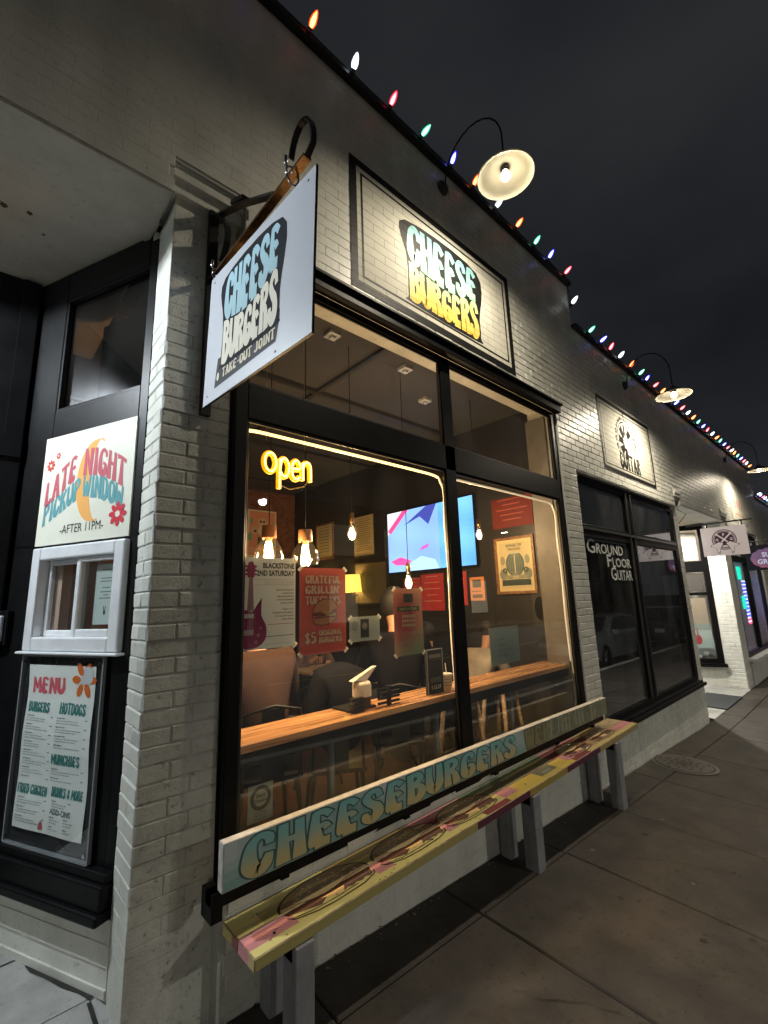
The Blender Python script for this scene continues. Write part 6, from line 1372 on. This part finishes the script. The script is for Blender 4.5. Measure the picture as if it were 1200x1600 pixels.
# ============================================================ ACROSS THE STREET (seen as reflections)
def car(label,x,y,z,col,face=180,group='cars parked along the kerb'):
    t=thing('parked_car',label,'car',(x,y,z),group); t.rotation_euler=(0,0,R(face)); pm=mat('car_paint_%d'%int(sum(col)*1000),col,.18,metal=.5,coat=1); L_,W_=2.2,.88
    prof=[(-2.2,.35),(-2.22,.65),(-2.1,.92),(-1.75,.98),(-1.25,1.38),(-.55,1.47),(.25,1.42),(.95,1.0),(1.75,.88),(2.15,.70),(2.2,.40),(2.1,.28),(-2.1,.28)]
    mb=MB(); n=len(prof)
    rings=[(-.88,.0),(-.84,.05),(.84,.05),(.88,.0)]
    def P(a,b,w_): 
        k=1-.18*max(0,(b-.95))/.5; return (x+a,y+w_*k,z+b)
    for i in range(n):
        a,b=prof[i],prof[(i+1)%n]; mb.quad(P(*a,-.86),P(*b,-.86),P(*b,.86),P(*a,.86))
    mb.poly([P(a,b,-.86) for a,b in prof][::-1]); mb.poly([P(a,b,.86) for a,b in prof]); o=mb.build('body',pm,t); bevel(o,.05,3)
    gm=mat('car_glass',(.01,.012,.014),.05)
    for s in (-1,1):
        mb=MB(); mb.poly([P(a,b,s*.868) for a,b in ((-1.55,1.0),(-1.15,1.33),(-.55,1.40),(.2,1.36),(.78,1.02))][::s]); mb.build('side_window',gm,t)
        for wx in (-1.35,1.35):
            w_=MB().lathe((x+wx,y+s*.80,z+.33),[(.20,-.10),(.33,-.10),(.335,.09),(.22,.10)],(0,s,0),28).build('tyre',M_black,t,smooth=True)
            r=MB(); r.lathe((x+wx,y+s*.80,z+.33),[(.21,.07),(.20,.085),(.05,.06),(.001,.07)],(0,s,0),28); 
            ro=r.build('rim',M_steel,t,smooth=True)
    mb=MB(); mb.poly([P(1.0,1.01,-.7),P(1.0,1.01,.7),P(.30,1.39,.66),P(.30,1.39,-.66)]); mb.v=[(a+.015,b,c+.015) for a,b,c in mb.v]; mb.build('windscreen',gm,t)
    for s in (-1,1):
        MB().obox((x+2.12,y+s*.62,z+.66),(.07,0,0),(0,.16,0),(0,0,.07)).build('headlight',mat('lamp_lens',(.6,.62,.62),.1,metal=.6),t); MB().obox((x-2.17,y+s*.66,z+.75),(.05,0,0),(0,.14,0),(0,0,.06)).build('tail_light',mat('tail_red',(.3,.01,.01),.2),t)
        MB().obox((x+.75,y+s*.97,z+1.0),(.06,0,0),(0,.09,0),(0,0,.06)).build('mirror',pm,t)
    return t
car('dark silver car parked at the kerb, mirrored in the guitar shop glass',14.9,-2.35,gz(14,-1.15)-.15,(.20,.21,.22)); car('second dark car parked behind it along the kerb',21.2,-2.35,gz(20,-1.15)-.15,(.03,.03,.035))
ob=thing('building_across','dark two-storey building across the street, seen only in reflections','building',(12,-17,0))
MB().box(-30,60,-22,-17,-.3,7.5).build('wall',mat('dark_brick_far',(.07,.06,.055),.8,var=.4,vs=1),ob)
M_lit=mat('lit_window',(1,.9,.7),.5,emit=(1,.78,.5),es=.10); M_unlit=mat('unlit_window',(.01,.012,.015),.1)
random.seed(11)
for k in range(20):
    for z0,z1 in ((.6,3.0),(4.4,6.2)):
        lit=random.random()<.18; x=-28+4.3*k
        wn=MB().box(x-.08,x+2.08,-17.0,-16.93,z0-.08,z1+.08).build('window',M_black,ob); MB().box(x,x+2.0,-16.93,-16.90,z0,z1).build('pane',M_lit if lit else M_unlit,wn)
for i,x in enumerate((-9,8.5,26)):  # lamps added to fill the shop front with light from the street side
    t=thing('fill_street_lamp',('fill street lamp added across the road, behind the camera to the left','fill street lamp added across the road, facing the burger window','fill street lamp added across the road, far to the right')[i],'street lamp',(x,-13.6,-.05),'fill street lamps added across the road')
    MB().tube([(x,-13.6,-.05),(x,-13.6,5.6),(x,-13.3,5.9),(x,-12.6,6.0)],[.08,.05,.045,.04],12).build('pole',M_iron,t,smooth=True)
    MB().obox((x,-12.4,5.98),(.12,0,0),(0,.28,0),(0,0,.05)).build('lamp_head',M_iron,t); MB().obox((x,-12.4,5.92),(.09,0,0),(0,.22,0),(0,0,.012)).build('lens',mat('fill_lamp_lens',(1,1,1),.3,emit=(1,.93,.82),es=25),t)
    l=lampdata('lamp_light','SPOT',2500 if i<2 else 1500,(.98,.95,.84),.15); l.spot_size=R(165); l.spot_blend=.6; o=bpy.data.objects.new('lamp_light',l); C.objects.link(o); o.parent=t; o.location=(0,1.2,5.9); WL[o]=WL[t]

random.seed(21); mb=MB()
for k in range(520):
    x=random.uniform(.95,8.0); y=2.0-abs(random.gauss(0,.035))-.004; r=random.uniform(.002,.008); z=gz(x,y)+.003; a=random.uniform(0,6.3)
    c=random.choice([(.05,.045,.035),(.12,.10,.07),(.25,.24,.20),(.08,.05,.03)])
    mb.poly([(x+r*math.cos(a+q*1.57)*random.uniform(.6,1.5),y+r*math.sin(a+q*1.57),z+random.uniform(0,.004)) for q in range(4)],c)
mb.build('grit',M_print,kind='stuff')
mb=MB()
for k in range(70):
    x=random.uniform(1.2,9); y=random.uniform(-.9,1.65); r=random.uniform(.008,.022); z=gz(x,y)+.0032
    c=random.choice([(.02,.018,.016),(.03,.027,.024),(.11,.10,.09)])
    mb.poly([(x+r*(1+.25*math.sin(q*2.1+k))*math.cos(q*.785),y+r*math.sin(q*.785)*(1+.2*math.cos(q*3+k)),z) for q in range(8)],c)
mb.build('gum_spots',M_print,kind='stuff')
mb=MB()
for (x,y,n,dx,dy) in ((3.3,1.70,16,.03,-.045),(5.2,.9,14,.055,.02),(1.9,1.35,10,.02,-.05)):
    for k in range(n):
        x2,y2=x+dx+random.uniform(-.025,.025),y+dy+random.uniform(-.02,.02); w_=.0025*random.uniform(.5,1.4)
        mb.poly([(x,y-w_,gz(x,y)+.0034),(x2,y2-w_,gz(x2,y2)+.0034),(x2,y2+w_,gz(x2,y2)+.0034),(x,y+w_,gz(x,y)+.0034)],(.018,.015,.012)); x,y=x2,y2
mb.build('paving_cracks',M_print,kind='stuff')
for x in (1.0,1.9,2.8,3.7,4.5):
    for y in (1.78,1.92): MB().lathe((x,y,SZ(x)+.0015),[(.007,0),(.006,.002),(.001,.002)],(0,0,1),8).build('screw',M_steel,be)
for k in range(10):
    for q in range(3+k%2):
        r=.06+.055*q; a=k*.63+q*.3; px,py=gx+r*math.cos(a),gy+r*math.sin(a); z0=gz(px,py)+.012
        if q<4: MB().box(px-.012,px+.012,py-.012,py+.012,z0-.004,z0+.004).build('tread',MATS['worn_iron_lid'],mc_)
